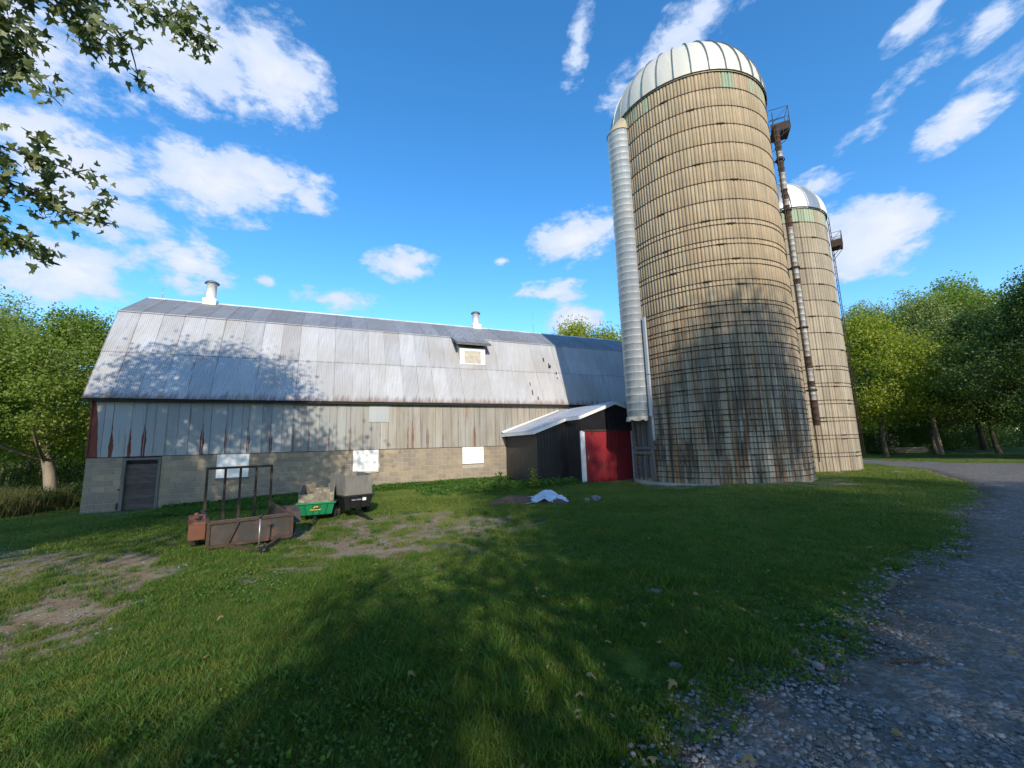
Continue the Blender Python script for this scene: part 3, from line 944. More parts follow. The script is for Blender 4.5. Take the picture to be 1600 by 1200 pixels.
def ribbed(p0, p1, ztop, mat, name, zbot=-1.78, pan=.62, rib=.155):
    """ribbed cladding from p0 to p1 (s,off), panels with raised ribs; ztop(t) gives the height"""
    p0 = np.array(p0); p1 = np.array(p1)
    L = float(np.hypot(*(p1 - p0))); t = (p1 - p0) / L; nn_ = np.array([t[1], -t[0]])
    x = 0.0
    while x < L - .01:
        e = min(x + pan, L)
        vs = []; fs = []
        xs = [x]
        q = x
        while q < e - .02:
            xs += [q + .03, q + .042, q + .064, q + .076]; q += rib
        xs = [v for v in xs if v < e] + [e]
        for v in xs:
            ph = (v - x) % rib
            h = .018 if .035 < ph < .070 else 0
            P = p0 + t * v + nn_ * h
            zt_ = ztop(P[0])
            for zz in (zbot, zt_): vs.append(SL(P[0], P[1], zz))
        for i in range(len(xs) - 1): fs.append((2 * i, 2 * i + 2, 2 * i + 3, 2 * i + 1))
        m_ = MB(); m_.add(vs, fs); m_.build(name, mat, shed)
        x = e


F1, F2, S0, S1, S2 = -3.5, -4.6, 16.15, 17.66, 20.45
ribbed((S0, -.02), (S0, F1), lambda s_: rz(S0) - .02, M['brown_clad'], 'cladding_panel')
ribbed((S0, F1), (S1, F1), lambda s_: rz(s_) - .02, M['black_clad'], 'cladding_panel')
ribbed((S1, F1), (S1, F2), lambda s_: rz(S1) - .02, M['black_clad'], 'cladding_panel')
ribbed((S1 + .2, F2), (S2, F2), lambda s_: rz(s_) - .02, M['black_clad'], 'gable_panel', zbot=.55)
ribbed((S2, F2), (S2, -.02), lambda s_: rz(S2) - .02, M['black_clad'], 'cladding_panel')
mb = MB(); mb.prism([(SL(S1, 0, 0)[0], SL(0, 0, .52)[2]), (SL(S1 + .22, 0, 0)[0], SL(0, 0, .52)[2]), (SL(S1 + .22, 0, 0)[0], SL(0, 0, rz(S1 + .22))[2] - .03), (SL(S1, 0, 0)[0], SL(0, 0, rz(S1))[2] - .03)], F2 + 2.3 + .002, F2 + 2.3 + .02, 'y'); mb.build('gable_panel', M['black_clad'], shed)
# white post, red door panels, right post
mb = MB(); a_ = SL(S1 - .01, F2 - .03, -1.8); b_ = SL(S1 + .20, F2 + .03, .53); mb.box(a_[0], b_[0], a_[1], b_[1], a_[2], b_[2], .004); mb.build('door_post', M['white_trim'], shed)
mb = MB(); a_ = SL(S2 - .12, F2 - .03, -1.8); b_ = SL(S2 + .02, F2 + .03, .50); mb.box(a_[0], b_[0], a_[1], b_[1], a_[2], b_[2], .004); mb.build('door_post', M['white_trim'], shed)
mb = MB(); a_ = SL(S1 + .20, F2 - .008, -1.66); b_ = SL(S2 - .12, F2 + .012, .53); mb.box(a_[0], b_[0], a_[1], b_[1], a_[2], b_[2])
dd_ = mb.build('door', M['red_clad'], shed)
x = a_[0]
while x < b_[0] - .1:
    m_ = MB()
    for q in (0.02, .17, .32):
        if x + q + .03 < b_[0]: m_.prism([(x + q, a_[1]), (x + q + .01, a_[1] - .014), (x + q + .028, a_[1] - .014), (x + q + .038, a_[1])], a_[2] + .01, b_[2] - .01, 'z')
    m_.build('door_rib', M['red_clad'], dd_); x += .46
mb = MB(); mb.box(a_[0] - .1, b_[0] + .05, a_[1] - .05, a_[1] - .02, b_[2] - .02, b_[2] + .05); mb.build('door_track', M['hoop'], shed)
for q in (.35, 1.7):
    mb = MB(); mb.box(a_[0] + q, a_[0] + q + .05, a_[1] - .045, a_[1] - .015, b_[2] - .16, b_[2] + .03); mb.build('door_hanger', M['hoop'], dd_)
mb = MB(); mb.box(a_[0] + .10, a_[0] + .14, a_[1] - .05, a_[1] - .015, a_[2] + .95, a_[2] + 1.15, .005); mb.build('door_handle', M['galv'], dd_)
# roof: sheets running down the slope, overhanging
ov = .12
for (off0, off1, sl0, sl1) in ((.0, F1 - ov, S0 - .22, S1 - .10), (.0, F2 - ov, S1 - .10, APX[0]), (.0, F2 - ov, S2 + .12, APX[0])):
    n_ = max(1, int(round(abs(off1 - off0) / .9)))
    for i in range(n_):
        a0, a1 = off0 + (off1 - off0) * i / n_, off0 + (off1 - off0) * (i + 1) / n_
        m_ = MB(); vs = []; fs = []
        xs = np.linspace(a0, a1, 13)
        for q, xo in enumerate(xs):
            h = .022 if q % 4 == 1 else 0.0
            vs.append(SL(sl0, xo, rz(sl0) + .02 + h)); vs.append(SL(sl1, xo, rz(sl1) + .02 + h))
        for q in range(12): fs.append((2 * q, 2 * q + 1, 2 * q + 3, 2 * q + 2))
        m_.add(vs, fs); m_.build('roof_sheet', M['shed_roof'], shed)
m_ = MB()


def slab(s_a, s_b, o_a, o_b, drop, th=.0, mat=None, name='fascia'):
    """board hanging below the roof edge"""
    m_ = MB()
    P = [SL(s_a, o_a, rz(s_a) + .015), SL(s_b, o_b, rz(s_b) + .015)]
    Q = [SL(s_a, o_a, rz(s_a) - drop), SL(s_b, o_b, rz(s_b) - drop)]
    v = Vector(P[1]) - Vector(P[0]); nrm = Vector((v.y, -v.x, 0)).normalized() * .02
    vs = [Vector(P[0]), Vector(P[1]), Vector(Q[1]), Vector(Q[0])]
    vs = vs + [q + nrm for q in vs]
    m_.add(vs, [(0, 1, 2, 3), (7, 6, 5, 4), (0, 4, 5, 1), (1, 5, 6, 2), (2, 6, 7, 3), (3, 7, 4, 0)])
    m_.build(name, M['white_trim'], shed)


slab(S0 - .22, S0 - .22, .0, F1 - ov, .13)
slab(S0 - .22, S1 - .10, F1 - ov, F1 - ov, .13)
slab(S1 - .10, S1 - .10, F1 - ov - .001, F2 - ov, .13)
slab(S1 - .10, APX[0], F2 - ov, F2 - ov, .13)
slab(APX[0] + .001, S2 + .12, F2 - ov, F2 - ov, .13)
slab(S2 + .12, S2 + .12, F2 - ov, .0, .13)
# inner dark lining
mb = MB(); mb.prism([(SL(S0 + .05, 0, 0)[0], -.06), (SL(S0 + .05, 0, 0)[0], rz(S0 + .05) + 1.7 - .06), (SL(APX[0], 0, 0)[0], APX[1] + 1.7 - .06), (SL(S2 - .05, 0, 0)[0], rz(S2 - .05) + 1.7 - .06), (SL(S2 - .05, 0, 0)[0], -.06)], F1 + 2.3 + .05, 2.2, 'y'); mb.build('lining', M['dark_inside'], shed)
# white strip where roof meets barn: sunlit roof edge put into colour
mb = MB(); mb.add([SL(S0 - .25, -.04, rz(S0 - .25) + .16), SL(APX[0] - .2, -.04, rz(APX[0] - .2) + .12), SL(APX[0] - .2, -.16, rz(APX[0] - .2) + .05), SL(S0 - .25, -.26, rz(S0 - .25) + .05)], [(0, 3, 2, 1)]); mb.build('sunlit_edge', M['white_trim'], shed)

# ------------------------------------------------------------------ silos
def silo(name, cx, cy, R, ztop, zbase, dome_h, ncol, mat, label, hoops, lug_az, green, gores, dome_mats, vis_az, part_rows, lab_rng):
    root = empty(name, (cx, cy, zbase)); tag(root, label, 'silo')
    H = ztop - zbase
    mb = MB(); mb.lathe([(R - .06, -.3), (R - .06, H)], n=64); mb.build('inner_wall', M['dark_inside'], root)
    mb = MB(); mb.lathe([(R + .07, -.4), (R + .06, .0), (R, .012)], n=64); mb.build('footing', M['mortar'], root)
    rowh = .763
    nrow = int(math.ceil(H / rowh))
    w = 2 * PI / ncol
    # stave mesh facing -y at angle 0, from z=0 to rowh
    hw = w / 2
    prof = [(-hw, R - .04), (-hw + .012 / R, R - .026), (-hw + .030 / R, R), (-hw * .16, R + .002), (-.006, R - .014), (.006, R - .014), (hw * .16, R + .002), (hw - .030 / R, R), (hw - .012 / R, R - .026), (hw, R - .04)]

    def stave(hh):
        zs = [(0, -.003), (.006, 0), (hh - .006, 0), (hh, -.003)]
        vs = []; fs = []
        for z, dr_ in zs:
            for a, r in prof: vs.append(((r + dr_) * math.sin(a), -(r + dr_) * math.cos(a), z))
        n_ = len(prof)
        for i in range(3):
            for k_ in range(n_ - 1): fs.append((i * n_ + k_, i * n_ + k_ + 1, (i + 1) * n_ + k_ + 1, (i + 1) * n_ + k_))
        return vs, fs
    meshes = {}
    items = []
    for c in range(ncol):
        a = c * w
        z = H - nrow * rowh
        while z < H - .01:
            z0, z1 = max(z, -.1), min(z + rowh, H)
            if z1 - z0 > .05: items.append((a, z0, round(z1 - z0, 3)))
            z += rowh
    # camera direction in silo frame: angle 0 faces -y
    ca_ = math.atan2(-cx, cy)      # angle whose outward normal points at the camera (x=sin, y=-cos)
    def score(it):
        da = (it[0] - vis_az + PI) % (2 * PI) - PI
        return (abs(da) > lab_rng, it[1] > part_rows, it[1])
    items.sort(key=score)
    gtop = ztop - zbase
    restv = []; restf = []; cnt = 0
    for i, (a, z0, hh) in enumerate(items):
        isg = green and z0 + hh > gtop - .1 and random.random() < green
        if i < 300 or isg:
            key = (hh, isg)
            if key not in meshes:
                vs, fs = stave(hh); m_ = MB(); m_.add(vs, fs, False); meshes[key] = m_.mesh('stave', M['stave_green'] if isg else mat)
            link_mesh('stave', meshes[key], root, (0, 0, z0), (0, 0, a + random.uniform(-.0006, .0006)))
        else:
            vs, fs = stave(hh); vs = np.array(vs); co, si = math.cos(a), math.sin(a)
            rr_ = 1 + random.uniform(-.0012, .0008)
            X = (vs[:, 0] * co - vs[:, 1] * si) * rr_; Y = (vs[:, 0] * si + vs[:, 1] * co) * rr_
            restv.append(np.stack([X, Y, vs[:, 2] + z0], 1)); restf.append(np.array(fs) + cnt); cnt += len(vs)
    if restv:
        o_ = link_mesh('stave', np_mesh('stave', np.vstack(restv), np.vstack(restf), mat), root); tag(o_, kind='stuff')
    # hoops with lugs
    hm = MB(); rr = .0145
    n_ = 96; vs = []; fs = []
    for k_ in range(n_):
        a = 2 * PI * k_ / n_
        for q in range(6):
            b_ = 2 * PI * q / 6
            rad_ = R + .008 + rr * math.cos(b_)
            vs.append((rad_ * math.sin(a), -rad_ * math.cos(a), rr * math.sin(b_)))
    for k_ in range(n_):
        for q in range(6):
            fs.append((k_ * 6 + q, ((k_ + 1) % n_) * 6 + q, ((k_ + 1) % n_) * 6 + (q + 1) % 6, k_ * 6 + (q + 1) % 6))
    hm.add(vs, fs, True); hme = hm.mesh('hoop', M['hoop'])
    lm_ = MB()
    lm_.box(-.10, .10, -R - .045, -R - .005, -.022, .022, .006); lm_.tube([(-.16, -R - .03, .012), (.16, -R - .03, .012)], .008, 5)
    lm_.tube([(-.15, -R - .03, -.012), (.13, -R - .03, -.012)], .008, 5)
    lme = lm_.mesh('hoop_lug', M['hoop'])
    for i, hz in enumerate(hoops):
        h_ = link_mesh('hoop', hme, root, (0, 0, hz - zbase), (random.uniform(-.0008, .0008), random.uniform(-.0008, .0008), 0))
        for az in lug_az(i):
            link_mesh('hoop_lug', lme, h_, (0, 0, 0), (0, 0, az))
    # dome: gores with raised seams
    gw = 2 * PI / gores
    gm = []
    for dmat in dome_mats:
        m_ = MB(); vs = []; fs = []
        NS = 12; KA = 4
        for i in range(NS + 1):
            t = i / NS * PI / 2 * .985
            rr_ = (R + .05) * math.cos(t) ** .92; zz = dome_h * math.sin(t)
            for k_ in range(KA + 1):
                a = -gw / 2 + gw * k_ / KA
                bul = 1 + .004 * math.sin(PI * k_ / KA)
                vs.append((rr_ * bul * math.sin(a), -rr_ * bul * math.cos(a), zz))
        for i in range(NS):
            for k_ in range(KA): fs.append((i * (KA + 1) + k_, i * (KA + 1) + k_ + 1, (i + 1) * (KA + 1) + k_ + 1, (i + 1) * (KA + 1) + k_))
        m_.add(vs, fs, True)
        # skirt
        m_.add([((R + .05) * math.sin(a), -(R + .05) * math.cos(a), z) for z in (-.08, 0) for a in (-gw / 2, 0, gw / 2)], [(0, 1, 4, 3), (1, 2, 5, 4)])
        gm.append(m_.mesh('dome_panel', dmat))
    sm_ = MB()
    pts = []
    for i in range(13):
        t = i / 12 * PI / 2 * .97
        rr_ = (R + .055) * math.cos(t) ** .92
        pts.append((rr_ * math.sin(gw / 2), -rr_ * math.cos(gw / 2), dome_h * math.sin(t) * 1.002))
    vs = []
    for (px_, py_, pz_) in pts:
        ou = Vector((px_, py_, 0)).normalized(); ou = Vector((px_ / R, py_ / R, pz_ / dome_h * .9)).normalized()
        si_ = Vector((math.cos(gw / 2), math.sin(gw / 2), 0))
        for (aa, bb) in ((-.014, 0), (-.012, .05), (.012, .05), (.014, 0)):
            vs.append(Vector((px_, py_, pz_)) + si_ * aa + ou * bb)
    fs = []
    for i in range(12):
        for q in range(3): fs.append((i * 4 + q, i * 4 + q + 1, (i + 1) * 4 + q + 1, (i + 1) * 4 + q))
    sm_.add(vs, fs)
    sme = sm_.mesh('dome_seam', M['cap_metal'] if len(dome_mats) == 1 else M['dome_white'])
    for k_ in range(gores):
        p_ = link_mesh('dome_panel', gm[k_ % len(gm)], root, (0, 0, H), (0, 0, k_ * gw))
        link_mesh('dome_seam', sme, p_)
    mb = MB(); mb.lathe([(R + .065, H - .06), (R + .085, H - .05), (R + .085, H - .02), (R + .05, H - .01)], n=64); mb.build('dome_rim', M['hoop'], root)
    mb = MB(); mb.lathe([(.35, H + dome_h * .992), (.3, H + dome_h + .03), (.0, H + dome_h + .05)], n=20); mb.build('dome_cap', dome_mats[0], root)
    return root


T1 = 13.967
h1 = [T1 - .763 * k_ for k_ in range(1, 21)]
hoops1 = []
for i, z in enumerate(h1):
    if z > 8.4: hoops1.append(z)
    elif z > 5.2: hoops1 += [z, z - .19]
    elif z > 1.4: hoops1 += [z, z - .15, z - .45]
    elif z > -1.4: hoops1 += [z, z - .17, z - .37, z - .57]
hoops1 = [z for z in hoops1 if z > -1.42]
SX, SY, SR = 8.204, 17.011, 3.2025
az_cam = math.atan2(-SX, SY)
az_cam = math.atan2(0 - SX, -(0 - SY))   # x=sin, y=-cos -> (−SX, −SY)
rl = random.Random(3)

def sil_az(cx, cy):
    # silo-local angle a with outward normal (sin a, -cos a) pointing at the camera
    return math.atan2(-cx, cy)


azA = sil_az(SX, SY)
silo1 = silo('silo', SX, SY, SR, T1, -1.5, 3.1, 79, M['stave'], 'large tan concrete stave silo with white ribbed dome and rusty hoops', hoops1,
             lambda i: [azA + (-.28, .10, .42)[i % 3] + rl.uniform(-.05, .05) + (.12 if i % 5 == 0 else 0), azA + 2.6], .22, 32, [M['dome']], azA, 4.4, 1.30)
T2 = 10.725
hoops2 = [T2 - .763 * k_ for k_ in range(1, 17)]
hoops2 += [z - .16 for z in hoops2 if z < 3.2]
hoops2 = [z for z in hoops2 if z > -1.4]
azB = sil_az(13.79, 20.41)
silo2 = silo('silo', 13.79, 20.41, 2.415, T2, -1.52, 2.2, 54, M['stave2'], 'smaller grey concrete silo behind, with white and grey striped dome', hoops2,
             lambda i: [azB + (.5, .8, 1.1)[i % 3] + rl.uniform(-.05, .05), azB + 3], .8, 20, [M['dome_white'], M['dome_grey']], azB + .7, 20, .85)

# chute on the left of the big silo (own part group of the silo)
CHX, CHY, CHR = 5.02 - SX, 16.25 - SY, .50
z0c, z1c = .93 + 1.5, 13.3 + 1.5
nsec = 42
hs_ = (z1c - z0c) / nsec
mb = MB()
aout = math.atan2(CHX, -CHY)
mb.lathe([(CHR - .012, -.002), (CHR, .012), (CHR + .004, hs_ - .022), (CHR + .016, hs_ - .016), (CHR + .016, hs_ - .004), (CHR - .012, hs_ - .002)], n=22, a0=aout - 2.2, a1=aout + 2.2, smooth=False)
mb.sm = [True] * len(mb.sm)
cme = mb.mesh('chute_section', M['chute'])
for i in range(nsec):
    link_mesh('chute_section', cme, silo1, (CHX + random.uniform(-.004, .004), CHY + random.uniform(-.004, .004), z0c + i * hs_), (0, 0, random.uniform(-.01, .01)))
# hood: from chute top up onto the dome
mb = MB()
vs = []; fs = []
nA = 14
rad_in = Vector((-CHX, -CHY, 0)).normalized()
for i in range(5):
    t = i / 4
    for k_ in range(nA + 1):
        a = aout - 1.9 + 3.8 * k_ / nA
        e = Vector((CHX + (CHR + .04) * math.sin(a), CHY - (CHR + .04) * math.cos(a), z1c - .05))
        top_ = Vector((CHX, CHY, z1c + 1.0)) + rad_in * .38 + Vector((math.cos(aout), math.sin(aout), 0)) * (math.sin(a - aout) * .22)
        q = e.lerp(top_, t)
        q.z += .16 * math.sin(t * PI)
        vs.append(q)
for i in range(4):
    for k_ in range(nA): fs.append((i * (nA + 1) + k_, i * (nA + 1) + k_ + 1, (i + 1) * (nA + 1) + k_ + 1, (i + 1) * (nA + 1) + k_))
mb.add(vs, fs, True)
mb.build('chute_hood', simple('hood_metal', (.42, .36, .24), (.34, .29, .20), 3, .7, dirt=(.28, .17, .09), dirt_amt=.3), silo1)
# lower lip, torn
mb = MB(); vs = []; fs = []
for k_ in range(23):
    a = aout - 2.2 + 4.4 * k_ / 22
    j = random.uniform(-.07, .03)
    vs += [(CHX + (CHR + .03) * math.sin(a), CHY - (CHR + .03) * math.cos(a), z0c + .04), (CHX + (CHR + .05) * math.sin(a), CHY - (CHR + .05) * math.cos(a), z0c - .10 + j)]
for k_ in range(22): fs.append((2 * k_, 2 * k_ + 2, 2 * k_ + 3, 2 * k_ + 1))
mb.add(vs, fs, True); mb.build('chute_lip', M['cream_wood'], silo1)
# side strip right of the chute
mb = MB()
a_s = aout + .205
for (za, zc) in ((z0c - .9, z0c + 1.6), (z0c + 1.63, z0c + 3.9)):
    P = [((SR + r_) * math.sin(a), -(SR + r_) * math.cos(a)) for r_ in (.02, .10) for a in (a_s - .02, a_s + .02)]
    mb.prism([P[0], P[1], P[3], P[2]], za, zc, 'z')
mb.build('chute_strip', M['chute'], silo1)
# door openings below the chute, with wooden planks and frames
for (za, zc) in ((.15, .95), (1.35, 2.45)):
    m_ = MB()
    for k_ in range(5):
        a = aout - .13 + .058 * k_
        P = [((SR + r_) * math.sin(q), -(SR + r_) * math.cos(q)) for r_ in (.015, .05 + (k_ % 2) * .015) for q in (a, a + .05)]
        m2 = MB(); m2.prism([P[0], P[1], P[3], P[2]], za, zc - random.uniform(0, .08), 'z'); m2.build('hatch_plank', M['door_wood'] if k_ % 2 else M['grey_wood'], silo1)
for (z_, ln) in ((1.02, .42), (1.20, .46), (2.30, .30)):
    P = [((SR + r_) * math.sin(q), -(SR + r_) * math.cos(q)) for r_, q in ((.06, aout - ln / 2), (.06, aout + ln / 2), (.16, aout + ln / 2), (.16, aout - ln / 2))]
    m2 = MB(); m2.prism(P, z_, z_ + .12, 'z'); m2.build('hatch_beam', M['grey_wood'], silo1)
for sgn in (-1, 1):
    q = aout + sgn * .19
    P = [((SR + r_) * math.sin(q_), -(SR + r_) * math.cos(q_)) for r_, q_ in ((.06, q - .02), (.06, q + .02), (.14, q + .02), (.14, q - .02))]
    m2 = MB(); m2.prism(P, .05, 2.45, 'z'); m2.build('hatch_post', M['grey_wood'], silo1)

# filler pipe and platform on the right silhouette
aR = azA + 1.46
ox, oy = math.sin(aR), -math.cos(aR)
px_, py_ = (SR + .24) * ox, (SR + .24) * oy
mb = MB()
z = 1.9
secs = []
while z < 14.0:
    secs.append(z); z += .235
pm = MB(); pm.lathe([(.105, 0), (.105, .19), (.122, .2), (.122, .232), (.105, .235)], n=14)
pme = [pm.mesh('pipe_section', simple('pipe_metal', (.42, .42, .40), (.30, .30, .29), 6, .6, .2, dirt=(.22, .12, .08), dirt_amt=.45, dscale=6)), None]
pm = MB(); pm.lathe([(.105, 0), (.105, .19), (.122, .2), (.122, .232), (.105, .235)], n=14)
pme[1] = pm.mesh('pipe_section', M['rust'])
for i, z in enumerate(secs):
    rusty = (i < 4) or (z > 9.3 and random.random() < .7) or random.random() < .1
    link_mesh('pipe_section', pme[1 if rusty else 0], silo1, (px_, py_, z), (0, 0, random.random() * 6))
tgx, tgy = math.cos(aR), math.sin(aR)
mb = MB()
for dt in (-.27, -.19):
    mb.tube([(px_ + tgx * dt - ox * .08, py_ + tgy * dt - oy * .08, .6), (px_ + tgx * dt - ox * .08, py_ + tgy * dt - oy * .08, 14.6)], .014, 5)
mb.build('pipe_guide', M['hoop'], silo1)
mb = MB()
for z in (3.2, 5.6, 8, 10.4, 12.6):
    mb.bar((px_ - ox * .25, py_ - oy * .25, z), (px_ + ox * .05, py_ + oy * .05, z), .05)
    mb.lathe([(.15, z - .03), (.165, z - .03), (.165, z + .03), (.15, z + .03)], px_, py_, n=14)
mb.build('pipe_bracket', M['hoop'], silo1)


def platform(root, R, ang_, zf, w, dpt, rail, skew=0):
    """small steel cage platform: floor, side plates and rails; ang_ is the silo angle it stands at"""
    o_ = Vector((math.sin(ang_), -math.cos(ang_), 0)); t_ = Vector((math.cos(ang_), math.sin(ang_), 0))
    c0 = o_ * (R + .06)
    P = lambda a, b, z: c0 + t_ * a + o_ * b + Vector((0, 0, z))
    m_ = MB()
    n_ = 6
    for i in range(n_):
        m_.bar(P(-w / 2, dpt * (i + .5) / n_, zf), P(w / 2, dpt * (i + .5) / n_, zf), dpt / n_ * .85, .03)
    fl = m_.build('platform_floor', M['hoop'], root)
    m_ = MB()
    for (a, b, c, d) in ((-w / 2, 0, -w / 2, dpt), (w / 2, 0, w / 2, dpt), (-w / 2, dpt, w / 2, dpt)):
        m_.bar(P(a, b, zf + .17), P(c, d, zf + .17), .015, .34)
    m_.build('platform_plate', M['hoop'], root)
    m_ = MB()
    for (a, b) in ((-w / 2, dpt), (w / 2, dpt)):
        m_.tube([P(a, b, zf), P(a, b, zf + rail)], .014, 5)
    for h in (rail, rail * .55):
        m_.tube([P(-w / 2, 0, zf + h), P(-w / 2, dpt, zf + h), P(w / 2, dpt, zf + h), P(w / 2, 0, zf + h)], .012, 5)
    m_.tube([P(-w / 2, dpt, zf + rail), P(-w / 2, 0, zf + .3)], .01, 5)
    m_.build('platform_rail', M['rust'], root)
    m_ = MB()
    m_.tube([P(-w / 2, dpt, zf), P(-w / 2, 0, zf - .5)], .014, 5); m_.tube([P(w / 2, dpt, zf), P(w / 2, 0, zf - .5)], .014, 5)
    m_.build('platform_brace', M['hoop'], root)


platform(silo1, SR, azA + 1.60, 14.0, .7, .68, 1.0)
platform(silo2, 2.415, azB + 1.50, 10.5, .6, .42, .7)
mb = MB()
a2 = azB + 1.62
for dt in (-.2, .2):
    mb.tube([((2.415 + .12) * math.sin(a2) + math.cos(a2) * dt, -(2.415 + .12) * math.cos(a2) + math.sin(a2) * dt, .6), ((2.415 + .12) * math.sin(a2) + math.cos(a2) * dt, -(2.415 + .12) * math.cos(a2) + math.sin(a2) * dt, 12.2)], .016, 5)
for i in range(36):
    z = .7 + i * .32
    mb.tube([((2.415 + .12) * math.sin(a2) + math.cos(a2) * dt, -(2.415 + .12) * math.cos(a2) + math.sin(a2) * dt, z) for dt in (-.2, .2)], .01, 4)
mb.build('ladder', M['hoop'], silo2)

# ------------------------------------------------------------------ trailers and carts
def wheel(name, parent, c, ax, R, w, rimmat, rr=.55):
    """wheel with its axle along local direction ax (angle in xy)"""
    m_ = MB()
    prof = [(R * .6, -w * .42), (R * .86, -w / 2), (R * .97, -w * .38), (R, -w * .15), (R, w * .15), (R * .97, w * .38), (R * .86, w / 2), (R * .6, w * .42)]
    m_.lathe(prof, n=24, axis='x')
    for k_ in range(20):     # lugs
        a = 2 * PI * k_ / 20
        cx_, cy_ = (R + .004) * math.sin(a), -(R + .004) * math.cos(a)
        tx, ty = math.cos(a), math.sin(a)
        vs = []
        for xx in (-w * .36, w * .36):
            for tt in (-.012, .012):
                for rr_ in (-.01, .008):
                    vs.append((xx, cx_ + tx * tt + math.sin(a) * rr_, cy_ + ty * tt - math.cos(a) * rr_))
        m_.add(vs, [(0, 1, 3, 2), (4, 6, 7, 5), (0, 4, 5, 1), (2, 3, 7, 6), (0, 2, 6, 4), (1, 5, 7, 3)])
    t_ = m_.build('tyre', M['rubber'], parent, c, (0, 0, ax))
    m_ = MB(); m_.lathe([(R * .62, -w * .4), (R * .62, w * .4)], n=20, axis='x'); m_.lathe([(.012, -w * .1), (R * .45, -w * .18), (R * .6, -w * .4)], n=20, axis='x'); m_.lathe([(R * .6, w * .4), (R * .45, w * .18), (.012, w * .1)], n=20, axis='x')
    m_.lathe([(.001, -w * .45), (R * .16, -w * .42), (R * .16, w * .42), (.001, w * .45)], n=12, axis='x')
    m_.build('rim', rimmat, t_)
    return t_


# utility trailer: local x = right along the front board, y = rearwards, z up
tr = empty('utility_trailer', (-5.22, 7.24, tz(-5.2, 8.0)), .68)
tag(tr, 'rusty open utility trailer with a tall raised ramp gate, parked on the grass', 'trailer')
W_, L_, zb0, zt0 = 1.27, 2.15, .11, .50
mb = MB(); mb.box(0, W_, 0, .02, zb0, zt0); mb.build('front_board', M['rusty_sheet'], tr)
mb = MB(); mb.box(0, .02, .021, L_, zb0 + .05, zt0); mb.build('side_board', M['rusty_sheet'], tr)
mb = MB(); mb.box(W_ - .02, W_, .021, L_, zb0 + .05, zt0); mb.build('side_board', M['rusty_sheet'], tr)
for i in range(8):
    mb = MB(); a = .025 + i * (W_ - .05) / 8; mb.box(a, a + (W_ - .05) / 8 - .006, .024, L_, zb0 + .02, zb0 + .055); mb.build('floor_plank', M['ply'], tr)
mb = MB()
for (p, q) in (((-.02, -.01, zt0), (W_ + .02, -.01, zt0)), ((-.0, 0, zt0), (0, L_, zt0)), ((W_, 0, zt0), (W_, L_, zt0)), ((0, -.012, zb0), (W_, -.012, zb0)), ((0, L_, zb0), (W_, L_, zb0))): mb.bar(p, q, .045)
for xx in (0.0, W_):
    for yy in (0.0, L_): mb.bar((xx, yy, zb0), (xx, yy, zt0 + .02), .05)
mb.bar((.28, -.03, zb0 + .02), (.42, -.03, zt0 - .02), .03)
mb.build('rail_frame', M['rust'], tr)
mb = MB(); mb.box(.02, W_ - .02, .03, .30, zt0 - .03, zt0 - .005, .004); mb.build('front_shelf', M['ply'], tr)
# upright rear gate
mb = MB()
gx0, gx1, gy, gz0, gz1 = .03, W_ - .03, L_ + .04, zb0 + .06, 1.36
for xx in (gx0, gx0 + (gx1 - gx0) * .27, gx0 + (gx1 - gx0) * .5, gx0 + (gx1 - gx0) * .75, gx1):
    g1_ = MB(); g1_.bar((xx, gy, gz0), (xx, gy + .04, gz1 - .025), .045); g1_.build('gate_bar', M['hoop'], tr)
g1_ = MB(); g1_.bar((gx0 - .02, gy + .04, gz1), (gx1 + .02, gy + .04, gz1), .05); g1_.build('gate_rail', M['hoop'], tr)
g1_ = MB(); g1_.bar((gx0 - .02, gy, gz0 - .03), (gx1 + .02, gy, gz0 - .03), .05); g1_.build('gate_rail', M['hoop'], tr)
# fenders and wheels
for sx_, fx, fm in ((-.26, 'l', 'orange'), (W_ + .01, 'r', 'rusty_sheet')):
    mb = MB()
    y0_, y1_ = .38, 1.22
    pts = [(y0_, .28), (y0_ + .10, .48), (y0_ + .24, .56), (y1_ - .24, .56), (y1_ - .10, .48), (y1_, .28)]
    pts2 = [(y0_ + .02, .28), (y0_ + .115, .465), (y0_ + .245, .54), (y1_ - .245, .54), (y1_ - .115, .465), (y1_ - .02, .28)]
    mb.prism(pts + pts2[::-1], sx_, sx_ + .24, 'x'); mb.build('fender', M[fm], tr)
    if fx == 'l':
        mb = MB(); mb.box(sx_, sx_ + .24, .30, .36, .20, .46, .01); mb.build('fender_front', M['orange'], tr)
    wheel('wheel', tr, (sx_ + .12, .80, .23), 0, .24, .15, M['galv'])
mb = MB(); mb.tube([(-.2, .8, .23), (W_ + .2, .8, .23)], .025, 8); mb.build('axle', M['rust'], tr)
mb = MB(); mb.box(-.20, -.12, .42, .52, .55, .59, .01); mb.box(-.19, -.13, .44, .50, .59, .65, .01); mb.build('side_lamp', M['orange'], tr)
